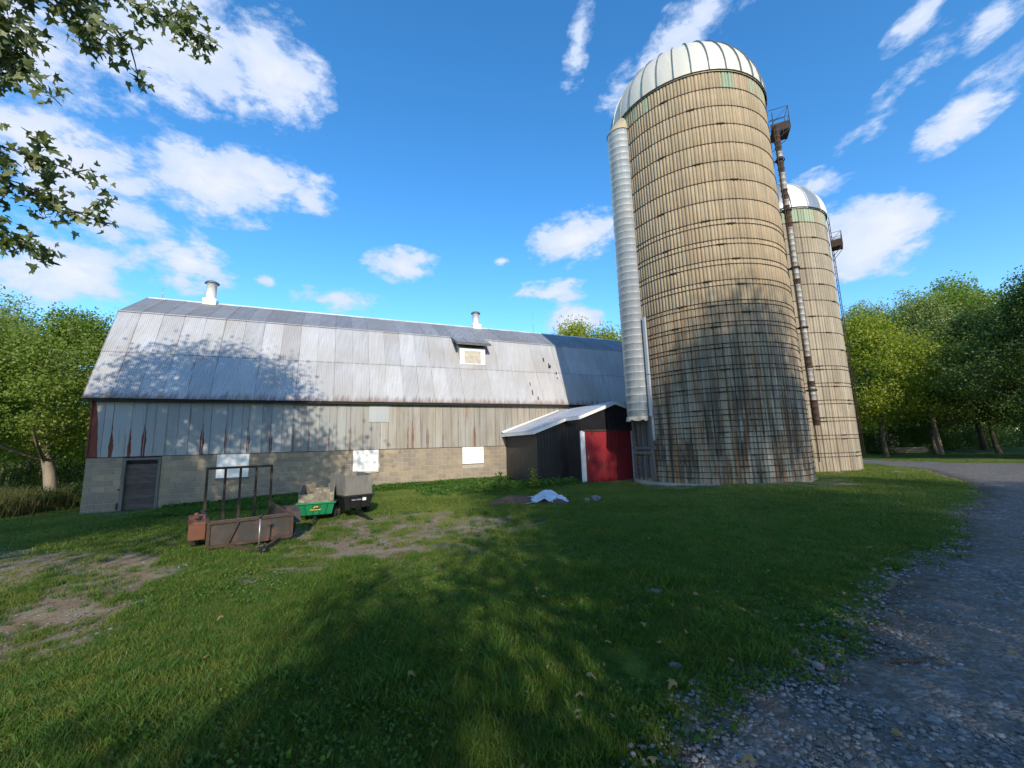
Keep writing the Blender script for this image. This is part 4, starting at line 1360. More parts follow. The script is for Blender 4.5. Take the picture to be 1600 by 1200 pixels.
# tongue, coupler, jack pole
mb = MB(); mb.bar((W_ * .22, .0, zb0 - .02), (W_ * .56, -.72, zb0 - .04), .06); mb.bar((W_ * .85, .0, zb0 - .02), (W_ * .56, -.72, zb0 - .04), .06); mb.build('tongue', M['rust'], tr)
mb = MB(); mb.box(W_ * .56 - .05, W_ * .56 + .05, -.92, -.70, zb0 - .07, zb0 + .02, .012); mb.tube([(W_ * .56, -.95, zb0 - .03), (W_ * .56, -.88, zb0 + .03)], [.04, .035], 10); mb.tube([(W_ * .56, -.8, zb0 + .02), (W_ * .56 + .02, -.83, zb0 + .09)], .012, 6); mb.build('coupler', M['black_plastic'], tr)
mb = MB(); mb.tube([(W_ * .54, -.50, .02), (W_ * .54, -.50, zt0 + .06)], .014, 8); mb.build('jack_pole', M['galv'], tr)
mb = MB(); mb.tube([(W_ * .54, -.50, zt0 + .05), (W_ * .54 + .02, -.50, zt0 + .12)], .02, 8); mb.tube([(W_ * .54 - .05, -.5, zt0 + .1), (W_ * .54 + .05, -.5, zt0 + .1)], .01, 6); mb.build('jack_handle', M['black_plastic'], tr)
mb = MB(); mb.tube([(W_ * .54, -.5, .0), (W_ * .54, -.5, .03)], .06, 12); mb.build('jack_foot', M['rubber'], tr)


def dump_cart(loc, rz_, W, L, body, bodyname, ply, label, rimmat, hs, notch, back_hi, zb1, zt1):
    e = empty('garden_cart', loc, rz_); tag(e, label, 'cart', 'garden dump carts beside the barn')
    # tapered tub
    m_ = MB(); t = .07
    vs = [(t, t, zb1), (W - t, t, zb1), (W - t, L - t, zb1), (t, L - t, zb1), (0, 0, zt1), (W, 0, zt1), (W, L, zt1), (0, L, zt1),
          (t + .02, t + .02, zb1 + .02), (W - t - .02, t + .02, zb1 + .02), (W - t - .02, L - t - .02, zb1 + .02), (t + .02, L - t - .02, zb1 + .02), (.025, .025, zt1), (W - .025, .025, zt1), (W - .025, L - .025, zt1), (.025, L - .025, zt1)]
    fs = [(3, 2, 1, 0), (0, 1, 5, 4), (1, 2, 6, 5), (2, 3, 7, 6), (3, 0, 4, 7), (8, 9, 10, 11), (12, 13, 9, 8), (13, 14, 10, 9), (14, 15, 11, 10), (15, 12, 8, 11), (4, 5, 13, 12), (5, 6, 14, 13), (6, 7, 15, 14), (7, 4, 12, 15)]
    m_.add(vs, fs)
    tub = m_.build('tub', body, e)
    m_ = MB()
    for (a, b) in (((-.015, -.015), (W + .015, -.015)), ((W + .015, -.015), (W + .015, L)), ((-.015, -.015), (-.015, L))): m_.bar((*a, zt1 - .02), (*b, zt1 - .02), .03)
    for q in (.2, .4, .6, .8): m_.bar((t + (W - 2 * t) * q, t - .035, zb1 + .03), (W * q, -.012, zt1 - .05), .022)
    m_.build('tub_rim', body, tub)
    # plywood extension sides: front (towards camera), left, right, back with stepped ends
    z1 = zt1 + .003
    m_ = MB(); m_.prism([(.03, z1), (W - .03, z1), (W - .03, z1 + hs), (.03, z1 + hs)] if not notch else [(.03, z1), (W - .03, z1), (W - .03, z1 + hs * 1.0), (.03, z1 + hs * .85)], .03, .045, 'y'); m_.build('front_panel', ply, e)
    for xx in (.028, W - .043):
        m_ = MB(); m_.prism([(.047, z1), (L - .05, z1), (L - .05, z1 + back_hi), (L * .45, z1 + back_hi), (.047, z1 + hs)], xx, xx + .015, 'x'); m_.build('side_panel', ply, e)
    m_ = MB(); m_.prism([(.045, z1), (W - .045, z1), (W - .045, z1 + back_hi), (W * .72, z1 + back_hi), (W * .72, z1 + back_hi * .72), (W * .3, z1 + back_hi * .72), (W * .3, z1 + back_hi), (.045, z1 + back_hi)], L - .05, L - .035, 'y'); m_.build('back_panel', ply, e)
    for sx_ in (-.06, W + .06): wheel('wheel', e, (sx_, L * .55, .19), 0, .20, .12, rimmat)
    m_ = MB(); m_.tube([(-.06, L * .55, .19), (W + .06, L * .55, .19)], .014, 6); m_.bar((.2, L * .3, zb1 - .02), (.2, L * .9, zb1 - .02), .03); m_.bar((W - .2, L * .3, zb1 - .02), (W - .2, L * .9, zb1 - .02), .03)
    m_.bar((.2, L * .55, .17), (.2, L * .55, zb1 - .01), .03); m_.bar((W - .2, L * .55, .17), (W - .2, L * .55, zb1 - .01), .03); m_.build('chassis', M['black_plastic'], e)
    m_ = MB(); m_.bar((W / 2, L * .5, zb1 - .03), (W / 2, -.35, .10), .045); m_.bar((W / 2, -.35, .10), (W / 2 + .02, -.62, .045), .045); m_.bar((W / 2 - .035, -.6, .05), (W / 2 + .055, -.72, .04), .03); m_.build('drawbar', M['black_plastic'], e)
    return e, tub, zb1, zt1


gzc = tz(-4.7, 10.6)
gc, tub, za, zc = dump_cart((-5.22, 10.1, gzc), .34, .84, 1.1, M['green_plastic'], 'tub', M['mossy_ply'], 'green plastic garden cart with mossy plywood sides, beside the rusty trailer', M['yellow_paint'], .22, True, .36, .16, .46)
# small yellow badge: leaping outline plate (plain emblem)
mb = MB(); mb.box(.34, .50, -.004, .018, .31, .38, .004); mb.build('badge_plate', M['black_plastic'], tub)
mb = MB(); mb.prism([(.36, .335), (.39, .365), (.46, .37), (.485, .355), (.46, .35), (.48, .325), (.455, .34), (.41, .34), (.38, .32)], -.010, -.005, 'y'); mb.build('badge', M['yellow_paint'], tub)
mb = MB(); mb.box(.30, .54, .0, .03, .275, .295); mb.build('badge_strip', M['yellow_paint'], tub)
bc, tub, za, zc = dump_cart((-4.22, 10.4, tz(-4, 10.8)), .74, .76, 1.1, M['black_plastic'], 'tub', M['ply'], 'black plastic garden cart with tall grey plywood sides, right of the green one', M['rubber'], .47, False, .52, .24, .56)
mb = MB(); mb.box(.20, .44, -.006, .02, .43, .46); mb.build('name_strip', M['galv'], tub)
mb = MB(); mb.box(.47, .56, -.012, .02, .415, .485); mb.build('sticker', M['sticker'], tub)

# ------------------------------------------------------------------ vegetation builders
def leaf_quads(C, size, spread_dir=None, aspect=.55, fold=.25, rg=rng):
    """array of folded leaf quads: returns verts (4n,3), faces (n,4)"""
    n = len(C)
    D = rg.normal(size=(n, 3)); D[:, 2] -= .45
    if spread_dir is not None: D += spread_dir
    D /= np.linalg.norm(D, axis=1, keepdims=True)
    U = rg.normal(size=(n, 3)); S = np.cross(D, U); S /= np.linalg.norm(S, axis=1, keepdims=True) + 1e-9
    Nn = np.cross(S, D)
    sz = (size * rg.uniform(.65, 1.3, n))[:, None]
    base = C - D * sz * .5
    v0 = base; v2 = base + D * sz
    v1 = base + D * sz * .5 + S * sz * aspect * .5 + Nn * sz * fold * .4
    v3 = base + D * sz * .5 - S * sz * aspect * .5 + Nn * sz * fold * .4
    V = np.stack([v0, v1, v2, v3], 1).reshape(-1, 3)
    Q = np.arange(4 * n).reshape(n, 4)
    return V, Q


def crown_clumps(n, R, H, z0, seed, top=1.0, lob=.22):
    """clump centres in an irregular crown of radius R, from z0 to z0+H"""
    rg = np.random.default_rng(seed)
    out = []
    ph = rg.uniform(0, 6.28, 6)
    while len(out) < n:
        p = rg.normal(size=3); p /= np.linalg.norm(p)
        r = rg.uniform(.25, 1) ** .45
        az = math.atan2(p[1], p[0]); el = p[2]
        f = 1 + lob * math.sin(3 * az + ph[0] + 2 * el) + lob * .7 * math.sin(5 * az + ph[1] - 3 * el) + lob * .6 * math.sin(7 * el + ph[2] + az)
        t = (el * r + 1) / 2
        wid = (.55 + .85 * math.sin(min(1, t * 1.15 + .08) * PI) ** .8) * (1 if t < .7 else top)
        out.append((p[0] * r * R * f * wid * .8, p[1] * r * R * f * wid * .8, z0 + H * (.5 + .5 * el * r * (1 + .25 * (f - 1)))))
    return np.array(out)


def make_tree_meshes(seed, R, H, z0, ncl, per, rc, leaf, mat, trunk_r, mat_bark):
    cl = crown_clumps(ncl, R, H, z0, seed)
    rg = np.random.default_rng(seed + 50)
    szs = rg.uniform(.55, 1.35, ncl)
    idx = rg.choice(ncl, ncl * per, p=szs ** 2 / (szs ** 2).sum())
    G_ = rg.normal(size=(len(idx), 3)) * np.array([1, 1, .7])
    rr = np.linalg.norm(G_, axis=1, keepdims=True)
    G_ = G_ / rr * np.minimum(rr, 2.0) * .6
    P = cl[idx] + G_ * (rc * szs[idx])[:, None]
    cen = np.array([0, 0, z0 + H * .45])
    outw = P - cen; outw /= np.linalg.norm(outw, axis=1, keepdims=True) + 1e-6
    V, Q = leaf_quads(P, leaf, outw * .5, .62, .3, rg)
    crown = np_mesh('crown', V, Q, mat)
    mb = MB()
    lean = rg.normal(size=2) * .03
    hh = z0 + H * .62
    tp = [(lean[0] * z * 3 + .06 * math.sin(z * 1.1), lean[1] * z * 3 + .05 * math.cos(z * 1.3), z) for z in np.linspace(-.3, hh, 8)]
    mb.tube(tp, [trunk_r * (1.35 if i == 0 else 1 - .8 * i / 7) for i in range(8)], 9)
    for k_ in rg.choice(ncl, min(22, ncl), replace=False):
        e = Vector(cl[k_])
        zst = max(z0 * .9, min(hh * .95, e.z - (math.hypot(e.x, e.y)) * .7))
        f = (zst + .3) / (hh + .3)
        b = Vector((lean[0] * zst * 3, lean[1] * zst * 3, zst))
        mid = b.lerp(e, .5) + Vector((0, 0, -.15 * (e - b).length * .3))
        r_ = trunk_r * (1 - .75 * f) * .5
        mb.tube([b, mid, e], [r_, r_ * .6, .012], 6)
    trunk = mb.mesh('trunk', mat_bark)
    return crown, trunk


def place_tree(name, meshes, x, y, sc_, rz_, label, group, z=None, cat='tree', sz=None):
    e = empty(name, (x, y, (tz(x, y) if z is None else z) - .05), rz_)
    tag(e, label, cat, group)
    e.scale = (sc_, sc_, (sz or sc_))
    link_mesh('crown', meshes[0], e); link_mesh('trunk', meshes[1], e)
    return e


tmA = make_tree_meshes(11, 4.2, 9.5, 2.6, 170, 300, .85, .155, M['leaf_a'], .17, M['bark'])
tmB = make_tree_meshes(22, 4.8, 11.5, 2.8, 190, 300, .9, .165, M['leaf_b'], .19, M['bark'])
tmC = make_tree_meshes(33, 4.6, 10.5, 2.2, 180, 280, .9, .165, M['leaf_c'], .18, M['bark'])
tmY = make_tree_meshes(44, 3.6, 7.2, 1.7, 150, 290, .75, .14, M['leaf_y'], .13, M['bark'])
tmL = make_tree_meshes(55, 3.4, 7.2, 2.5, 150, 290, .75, .13, M['leaf_a'], .26, M['bark_pale'])


def polar(az, d):
    return d * math.sin(math.radians(az)), d * math.cos(math.radians(az))


tmS = make_tree_meshes(66, 4.4, 10.0, 2.4, 95, 120, .60, .19, M['leaf_c'], .18, M['bark'])

# left trees beyond the barn end
x_, y_ = -20.6, 18.8
place_tree('maple_tree', tmL, x_, y_, 1.0, 1.0, 'green tree with a pale sunlit trunk next to the left end of the barn', 'trees left of the barn', z=-2.15, sz=.93)
for k_, (az, d, s_, r_, tm, lab) in enumerate(((-52.5, 36, .80, .4, tmB, 'tall light green tree at the left edge of the photo behind the tall weeds'), (-49.3, 40, .82, 2.2, tmA, 'tree in the second row between the tall edge tree and the barn end'),
                                              (-45.0, 40, .66, 4.4, tmB, 'tree rising just behind the left gable of the barn'), (-57, 30, .9, 3.3, tmA, 'tree just outside the left edge of the photo'))):
    x_, y_ = polar(az, d); place_tree('maple_tree', tm, x_, y_, s_, r_, lab, 'trees left of the barn', z=-2.4)
for az, d, s_, lab in ((9.2, 44, .98, 'yellowing treetop showing above the barn ridge, nearer the lightning rod'), (13.2, 43, .90, 'yellowing treetop showing above the barn ridge, nearer the silo chute')):
    x_, y_ = polar(az, d); place_tree('maple_tree', tmY, x_, y_, s_ * 1.66, az, lab, 'treetops behind the barn')
# right wood: near yellowing tree, then the big ones
RT = [(41.7, 39, tmY, 1.12, .5, 'bushy yellow green tree immediately right of the small silo'),
      (38.5, 50, tmC, .95, 2.0, 'dark tree behind the small silo'),
      (42.0, 55, tmB, 1.06, 1.0, 'pale green tree rising behind the bushy yellow green tree'),
      (45.4, 51, tmB, .98, 3.0, 'pale green tree in the middle of the wood on the right'),
      (48.3, 54, tmA, 1.28, 4.0, 'tallest rounded green tree of the wood on the right'),
      (51.3, 52, tmA, 1.08, 5.2, 'green tree at the right end of the wood'),
      (45.2, 44, tmC, .72, 2.5, 'low dark tree in front of the tall pale trees'),
      (49.2, 45, tmC, .82, 1.5, 'dark shaded tree standing before the tallest tree'),
      (53.2, 36, tmC, .78, .7, 'dark tree overhanging the lawn at the right edge of the photo'),
      (55.5, 48, tmC, 1.05, 3.6, 'dark tree just outside the right edge of the photo')]
for az, d, tm, s_, r_, lab in RT:
    x_, y_ = polar(az, d); place_tree('maple_tree', tm, x_, y_, s_, r_, lab, 'trees of the wood on the right')
# shade trees standing round the yard behind and beside the photographer
SH = [(13.1, -10.6, tmC, .98, 1.42, 'broad yard tree behind the photographer, casting the crown shadow on the silo'),
      (7.9, -10.4, tmA, .74, 1.38, 'yard tree behind the photographer shading the shed'),
      (5.6, -8.2, tmS, .95, .72, 'low yard tree right behind the photographer'),
      (7.2, -7.6, tmS, 1.0, .84, 'second low yard tree behind the photographer'),
      (19, -10.5, tmS, .85, .85, 'yard tree behind the photographer shading the driveway'),
      
      (40.5, 17, tmC, 1.05, .95, 'big tree outside the right edge, shading the wood'), (48.5, 18, tmC, 1.1, 1.0, 'second big tree outside the right edge, shading the wood'),
      (57, 20, tmC, 1.2, 1.15, 'third big tree outside the right edge, shading the wood'), (33.5, 14.5, tmA, .8, .70, 'smaller tree outside the right edge, shading the lawn')]
SH.append((1.5, -8.0, tmS, .62, .50, 'lowest yard tree behind the photographer, left of the driveway'))
SH.append((-9.8, -5.2, tmA, .98, 1.08, 'yard tree left of and behind the photographer, shading the barn end'))
for x_, y_, tm, s_, szz, lab in SH:
    place_tree('yard_tree', tm, x_, y_, s_, x_ * 1.7, lab, 'shade trees outside the frame', sz=szz)


# near maple with real lobed leaves on the branches hanging into the frame
def maple_leaf_template():
    pts = [(0, 0), (.16, .10), (.42, .02), (.34, .20), (.52, .42), (.27, .40), (.17, .50), (.14, .74), (0, 1.0), (-.14, .74), (-.17, .50), (-.27, .40), (-.52, .42), (-.34, .20), (-.42, .02), (-.16, .10)]
    return np.array([(x, y, -.35 * abs(x) - .12 * y * y) for x, y in pts])


TPL = maple_leaf_template()
KT = len(TPL)
TRI = np.array([(0, 1, 10), (1, 3, 10), (1, 2, 3), (3, 5, 10), (3, 4, 5), (5, 6, 10), (6, 7, 10), (7, 8, 9), (7, 9, 10), (0, 10, 15), (15, 10, 13), (13, 14, 15), (10, 11, 13), (11, 12, 13)])


def lobed_leaves(P, size, down=.9, rg=rng):
    n = len(P)
    D = rg.normal(size=(n, 3)) * .75; D[:, 2] -= down; D[:, 0] += .25
    D /= np.linalg.norm(D, axis=1, keepdims=True)
    U = rg.normal(size=(n, 3)); S = np.cross(D, U); S /= np.linalg.norm(S, axis=1, keepdims=True)
    Nn = np.cross(S, D)
    sz = (size * rg.uniform(.6, 1.25, n))[:, None, None]
    V = P[:, None, :] + sz * (TPL[None, :, 0:1] * S[:, None] + TPL[None, :, 1:2] * D[:, None] + TPL[None, :, 2:3] * Nn[:, None])
    F = (np.arange(n)[:, None, None] * KT + TRI[None]).reshape(-1, 3)
    return V.reshape(-1, 3), F


MTX, MTY = -8.6, 1.6
mz = tz(MTX, MTY)
near = empty('maple_tree', (MTX, MTY, mz)); tag(near, 'silver maple whose leafy branches hang into the top left of the photo', 'tree')
OFF = np.array([MTX, MTY, mz])
cl = crown_clumps(170, 5.4, 9.0, 4.0, 77, lob=.25)
rg = np.random.default_rng(78)
idx = rg.integers(0, len(cl), 42000)
P = cl[idx] + rg.normal(size=(42000, 3)) * .48
keep = ~in_view(P + OFF, 90)
P = P[keep]
V, Q = leaf_quads(P, .16, None, .75, .3, rg)
link_mesh('crown', np_mesh('crown', V, Q, M['maple']), near)
mb = MB()
mb.tube([(0, 0, -.3), (0, 0, 0.4), (.1, 0, 2), (0, .1, 4), (.1, 0, 7), (0, 0, 11)], [.48, .36, .30, .26, .18, .05], 12)
for k_ in range(0, 170, 8):
    e = Vector(cl[k_])
    zst = max(2.4, e.z - math.hypot(e.x, e.y) * .8)
    if in_view(np.array(e) + OFF, 60)[0] or in_view((np.array(e) + np.array([0, 0, zst])) / 2 + OFF, 60)[0]: continue
    mb.tube([(0, 0, zst), Vector((0, 0, zst)).lerp(e, .5) + Vector((0, 0, .3)), e], [.09, .05, .015], 7)
# main hanging boughs, world coordinates relative to the camera
BR = [[(-8.4, 1.6, 3.8), (-6.3, 2.0, 4.1), (-5.0, 2.3, 3.75), (-4.2, 2.6, 3.35), (-3.85, 2.8, 3.0)],
      [(-6.2, 2.1, 4.6), (-4.7, 2.3, 4.5), (-3.9, 2.45, 4.1), (-3.5, 2.7, 3.7)],
      [(-6.2, 2.0, 4.4), (-4.9, 2.3, 4.2), (-4.1, 2.5, 3.85), (-3.75, 2.65, 3.5)],
      [(-8.4, 1.6, 3.8), (-6.4, 1.9, 4.4), (-4.9, 2.3, 4.1), (-4.05, 2.55, 3.6), (-3.75, 2.75, 3.25)],
      [(-6.2, 2.1, 4.6), (-4.7, 2.4, 4.35), (-3.8, 2.6, 4.0), (-3.35, 2.8, 3.62)],
      [(-8.4, 1.6, 3.8), (-6.2, 2.1, 4.6), (-4.6, 2.5, 4.35), (-3.5, 2.85, 3.95), (-2.62, 3.18, 3.68)],
      [(-6.2, 2.1, 4.6), (-4.4, 2.5, 4.15), (-3.75, 2.75, 3.75), (-3.15, 3.05, 3.45)],
      [(-6.2, 2.1, 4.6), (-4.8, 2.45, 4.0), (-4.0, 2.75, 3.3), (-3.62, 2.98, 2.86)],
      [(-8.4, 1.6, 3.2), (-6.6, 2.0, 3.5), (-5.0, 2.5, 3.0), (-4.1, 2.9, 2.5), (-3.62, 3.25, 2.42)],
      [(-6.6, 2.0, 3.5), (-5.1, 2.6, 2.75), (-4.2, 3.0, 2.30), (-3.66, 3.48, 2.10)],
      [(-6.6, 2.0, 3.4), (-5.4, 2.5, 2.6), (-4.5, 2.9, 2.05), (-3.98, 3.33, 1.76)],
      [(-6.2, 2.1, 4.6), (-5.0, 2.2, 4.6), (-3.9, 2.3, 4.3), (-3.2, 2.6, 4.05)],
      [(-6.0, 2.1, 4.3), (-4.9, 2.4, 3.6), (-4.2, 2.6, 3.2), (-3.95, 2.8, 2.95)]]
LP = []
for bi, br in enumerate(BR):
    pts = [Vector(p) - Vector(OFF) for p in br]
    n_ = len(pts)
    mb.tube(pts, [.026 * (1 - i / (n_ - 1)) ** 1.4 + .003 for i in range(n_)], 6)
    for i in range(n_ - 1):
        a, b = pts[i], pts[i + 1]
        L = (b - a).length
        last = (i == n_ - 2)
        for q in range(int(L * (15 if i else 4))):
            t = random.random()
            p = a.lerp(b, t)
            tipness = (i + t) / (n_ - 1)
            l_ = random.uniform(.22, .5) * (1.15 - .6 * tipness)
            dr_ = Vector((random.gauss(.35, .5), random.gauss(.1, .5), random.gauss(-.35, .45))).normalized()
            e = p + dr_ * l_
            mb.tube([p, p.lerp(e, .5) + Vector((0, 0, .02)), e], [.007, .005, .002], 4, caps=False)
            for w in range(int(27 * l_ / .35)):
                tt = random.uniform(.15, 1.05)
                LP.append(tuple(p.lerp(e, tt) + Vector((random.gauss(0, .045), random.gauss(0, .045), random.gauss(-.01, .04)))))
LP = np.array(LP)
V, Q = lobed_leaves(LP, .082)
link_mesh('branch_leaves', np_mesh('branch_leaves', V, Q, M['maple']), near)
mb.build('trunk', M['bark'], near)

# hedge and tall weeds at the left, crops far behind
def blob_bush(name, x, y, rx, ry, h, n, leaf, mat, label, cat, z=None, group=None):
    rg = np.random.default_rng(int(abs(x * 31 + y * 17)))
    ncl_ = max(8, int(rx * ry * 14))
    c = np.stack([rg.uniform(-1, 1, ncl_) * rx, rg.uniform(-1, 1, ncl_) * ry, rg.uniform(.05, .85, ncl_) * h], 1)
    c = c[(c[:, 0] / rx) ** 2 + (c[:, 1] / ry) ** 2 < 1]
    P = c[rg.integers(0, len(c), n)] + rg.normal(size=(n, 3)) * np.array([.28, .28, .22]) * h * .5
    P[:, 2] = np.abs(P[:, 2])
    V, Q = leaf_quads(P, leaf, None, .5, .3, rg)
    o_ = link_mesh(name, np_mesh(name, V, Q, mat), None, (x, y, (tz(x, y) if z is None else z)))
    tag(o_, label, cat, group)
    return o_


def stalks(n, rx, ry, h0, h1, w, rg, lean=.25):
    """upright blades: two-segment strips"""
    b = np.stack([rg.uniform(-rx, rx, n), rg.uniform(-ry, ry, n), np.zeros(n)], 1)
    a = rg.uniform(0, 6.28, n); h = rg.uniform(h0, h1, n)
    ln = rg.normal(size=(n, 2)) * lean * h[:, None]
    s = np.stack([np.cos(a), np.sin(a), 0 * a], 1) * w
    m = b + np.stack([ln[:, 0] * .35, ln[:, 1] * .35, h * .6], 1)
    t = b + np.stack([ln[:, 0], ln[:, 1], h], 1)
    V = np.stack([b - s, b + s, m + s * .8, m - s * .8, t], 1).reshape(-1, 3)
    k5 = np.arange(n) * 5
    T = np.concatenate([np.stack([k5, k5 + 1, k5 + 2], 1), np.stack([k5, k5 + 2, k5 + 3], 1), np.stack([k5 + 3, k5 + 2, k5 + 4], 1)])
    return V, T


rgw = np.random.default_rng(91)
V, T = stalks(5200, 2.6, 1.7, .5, 1.25, .012, rgw, .26)
o = link_mesh('tall_weeds', np_mesh('tall_weeds', V, T, M['dry']), None, (-21.2, 16.6, -2.2)); tag(o, kind='stuff')
blob_bush('shrub', -19.6, 17.6, 1.2, .9, 1.1, 3200, .10, M['leaf_c'], 'dark low shrub at the right end of the tall dry weeds', 'shrub', z=-2.15)
blob_bush('hedge', -24.6, 24.5, 6.5, 1.5, 2.5, 15000, .14, M['leaf_c'], 'dark hedge behind the pale trunked tree, left of the barn', 'hedge', z=-2.5)
V, T = stalks(9000, 26, 3.5, 2.0, 3.0, .07, rgw, .15)
o = link_mesh('corn_field', np_mesh('corn_field', V, T, M['dry']), None, (-50, 46, -2.5), (0, 0, .7)); tag(o, kind='stuff')
# far tree line closing the horizon
V0 = []; 
rgf = np.random.default_rng(17)
nF = 42000
az = rgf.uniform(-75, 75, nF) * PI / 180
dd_ = rgf.uniform(110, 135, nF)
hmax = 9 + 4 * np.sin(az * 9) + 3 * np.sin(az * 23 + 1) + 1.5 * np.sin(az * 61)
zz = rgf.uniform(0, 1, nF) ** .8 * hmax
P = np.stack([np.sin(az) * dd_, np.cos(az) * dd_, zz - 2], 1) + rgf.normal(size=(nF, 3)) * .6
V, Q = leaf_quads(P, 1.5, None, .8, .3, rgf)
o = link_mesh('far_woods', np_mesh('far_woods', V, Q, M['leaf_c'])); tag(o, kind='stuff')

# under the right-hand wood: undergrowth, a post, a white stack and a fallen log
for x_, y_, rx_, h_, lab in ((29.6, 31, 3.4, 2.3, 'dark undergrowth between the small silo and the yellowing tree'), (34.5, 33, 4.2, 2.4, 'undergrowth left of the wooden post under the trees'), (42.5, 36, 5.5, 2.6, 'undergrowth below the tallest tree of the wood'), (51, 37, 5.5, 2.6, 'undergrowth at the right end of the wood')):
    blob_bush('undergrowth', x_, y_ + 4, rx_, 1.4, h_, int(rx_ * 2200), .16, M['leaf_c'], lab, 'bush')
x_, y_ = polar(45.6, 43)
mb = MB(); mb.bar((0, 0, -.2), (-.28, 0, 2.9), .2); o = mb.build('wooden_post', M['bark_pale'], None, (x_, y_, tz(x_, y_))); tag(o, 'thin pale leaning post at the edge of the lawn before the wood', 'post')
x_, y_ = polar(43.0, 46)
e = empty('board_stack', (x_, y_, tz(x_, y_)), -.6); tag(e, 'small stack of pale boards lying under the trees on the right', 'boards')
for i in range(4):
    mb = MB(); mb.box(-1.1 + random.random() * .5, 1.0 + random.random() * .4, -.15 + random.uniform(-.1, .1), .15, .11 * i + .05, .11 * i + .12, .005); mb.build('board', M['cream_wood'], e)
x_, y_ = polar(41.8, 47)
mb = MB()
for i in range(5): mb.box(-.9 + i * .4, -.6 + i * .4, -.02, .02, .5, 1.6, .004)
mb.box(-1, 1.0, .022, .06, .7, .8); mb.box(-1, 1.0, .022, .06, 1.3, 1.4)
o = mb.build('picket_panel', M['white_trim'], None, (x_, y_, tz(x_, y_))); tag(o, 'short white picket panel standing in the shade under the trees', 'fence')

# utility wires crossing the left background
wa = empty('utility_line', (-60, 30, 4.0)); tag(wa, 'thin utility wires crossing in front of the trees left of the barn', 'wires')
for k_, (z_a, z_b) in enumerate(((6.9, 5.2), (4.6, 3.6), (3.2, 2.2))):
    mb = MB(); pts = []
    for i in range(17):
        t = i / 16
        pts.append((t * 70, -4 + t * 8, z_a * (1 - t) + z_b * t - 1.2 * 4 * t * (1 - t) - 4 + .6))
    mb.tube(pts, .014, 4); mb.build('wire', M['wire'], wa)

# ------------------------------------------------------------------ ground cover
def blade_clump(name, n, rad_, h0, h1, w, mat, seed, lean=.45, broad=0):
    rg = np.random.default_rng(seed)
    V, T = stalks(n, rad_, rad_, h0, h1, w, rg, lean)
    Vs = [V]; Ts = [T]; c = len(V)
    if broad:
        P = np.stack([rg.uniform(-rad_, rad_, broad), rg.uniform(-rad_, rad_, broad), rg.uniform(.3, .9, broad) * h1], 1)
        V2, Q2 = leaf_quads(P, h1 * .55, np.array([0, 0, .5]), .7, .3, rg)
        Vs.append(V2); Ts.append(np.concatenate([Q2[:, [0, 1, 2]], Q2[:, [0, 2, 3]]]) + c)
    return bpy.data.objects.new(name, np_mesh(name, np.vstack(Vs), np.vstack(Ts), mat))


def scatter(name, P, S, protos, kind='stuff', seed=0):
    """instance clumps on a point cloud with geometry nodes"""
    n = len(P)
    me_ = bpy.data.meshes.new(name + '_points')
    me_.vertices.add(n); me_.vertices.foreach_set('co', np.ascontiguousarray(P, dtype=np.float32).ravel())
    a = me_.attributes.new('sc', 'FLOAT', 'POINT'); a.data.foreach_set('value', np.ascontiguousarray(S, dtype=np.float32))
    me_.update()
    ob = bpy.data.objects.new(name, me_); COL.objects.link(ob); tag(ob, kind=kind)
    ng = bpy.data.node_groups.new(name + '_nodes', 'GeometryNodeTree')
    ng.interface.new_socket('Geometry', in_out='INPUT', socket_type='NodeSocketGeometry')
    ng.interface.new_socket('Geometry', in_out='OUTPUT', socket_type='NodeSocketGeometry')
    N = ng.nodes; Lk = ng.links
    gi = N.new('NodeGroupInput'); go = N.new('NodeGroupOutput')
    g2i = N.new('GeometryNodeGeometryToInstance')
    for pr in protos:
        oi = N.new('GeometryNodeObjectInfo'); oi.inputs['Object'].default_value = pr; oi.inputs['As Instance'].default_value = True
        Lk.new(oi.outputs['Geometry'], g2i.inputs[0])
    iop = N.new('GeometryNodeInstanceOnPoints')
    iop.inputs['Pick Instance'].default_value = True
    rv = N.new('FunctionNodeRandomValue'); rv.data_type = 'INT'
    for s_ in rv.inputs:
        if s_.enabled and s_.name == 'Min' : s_.default_value = 0
        if s_.enabled and s_.name == 'Max' : s_.default_value = len(protos) - 1
        if s_.name == 'Seed': s_.default_value = seed
    Lk.new(rv.outputs[2], iop.inputs['Instance Index'])
    rr = N.new('FunctionNodeRandomValue'); rr.data_type = 'FLOAT_VECTOR'
    rr.inputs[0].default_value = (-.12, -.12, 0); rr.inputs[1].default_value = (.12, .12, 6.283)
    Lk.new(rr.outputs[0], iop.inputs['Rotation'])
    na_ = N.new('GeometryNodeInputNamedAttribute'); na_.data_type = 'FLOAT'; na_.inputs['Name'].default_value = 'sc'
    Lk.new(na_.outputs[0], iop.inputs['Scale'])
    Lk.new(gi.outputs[0], iop.inputs['Points']); Lk.new(g2i.outputs[0], iop.inputs['Instance']); Lk.new(iop.outputs[0], go.inputs[0])
    md = ob.modifiers.new('scatter', 'NODES'); md.node_group = ng
    return ob


def fan(n, r0_, r1_, pw_, a0=-58, a1=58):
    r = (r0_ ** pw_ + rng.uniform(0, 1, n) * (r1_ ** pw_ - r0_ ** pw_)) ** (1 / pw_)
    a = rng.uniform(a0, a1, n) * PI / 180
    return r * np.sin(a), r * np.cos(a), r


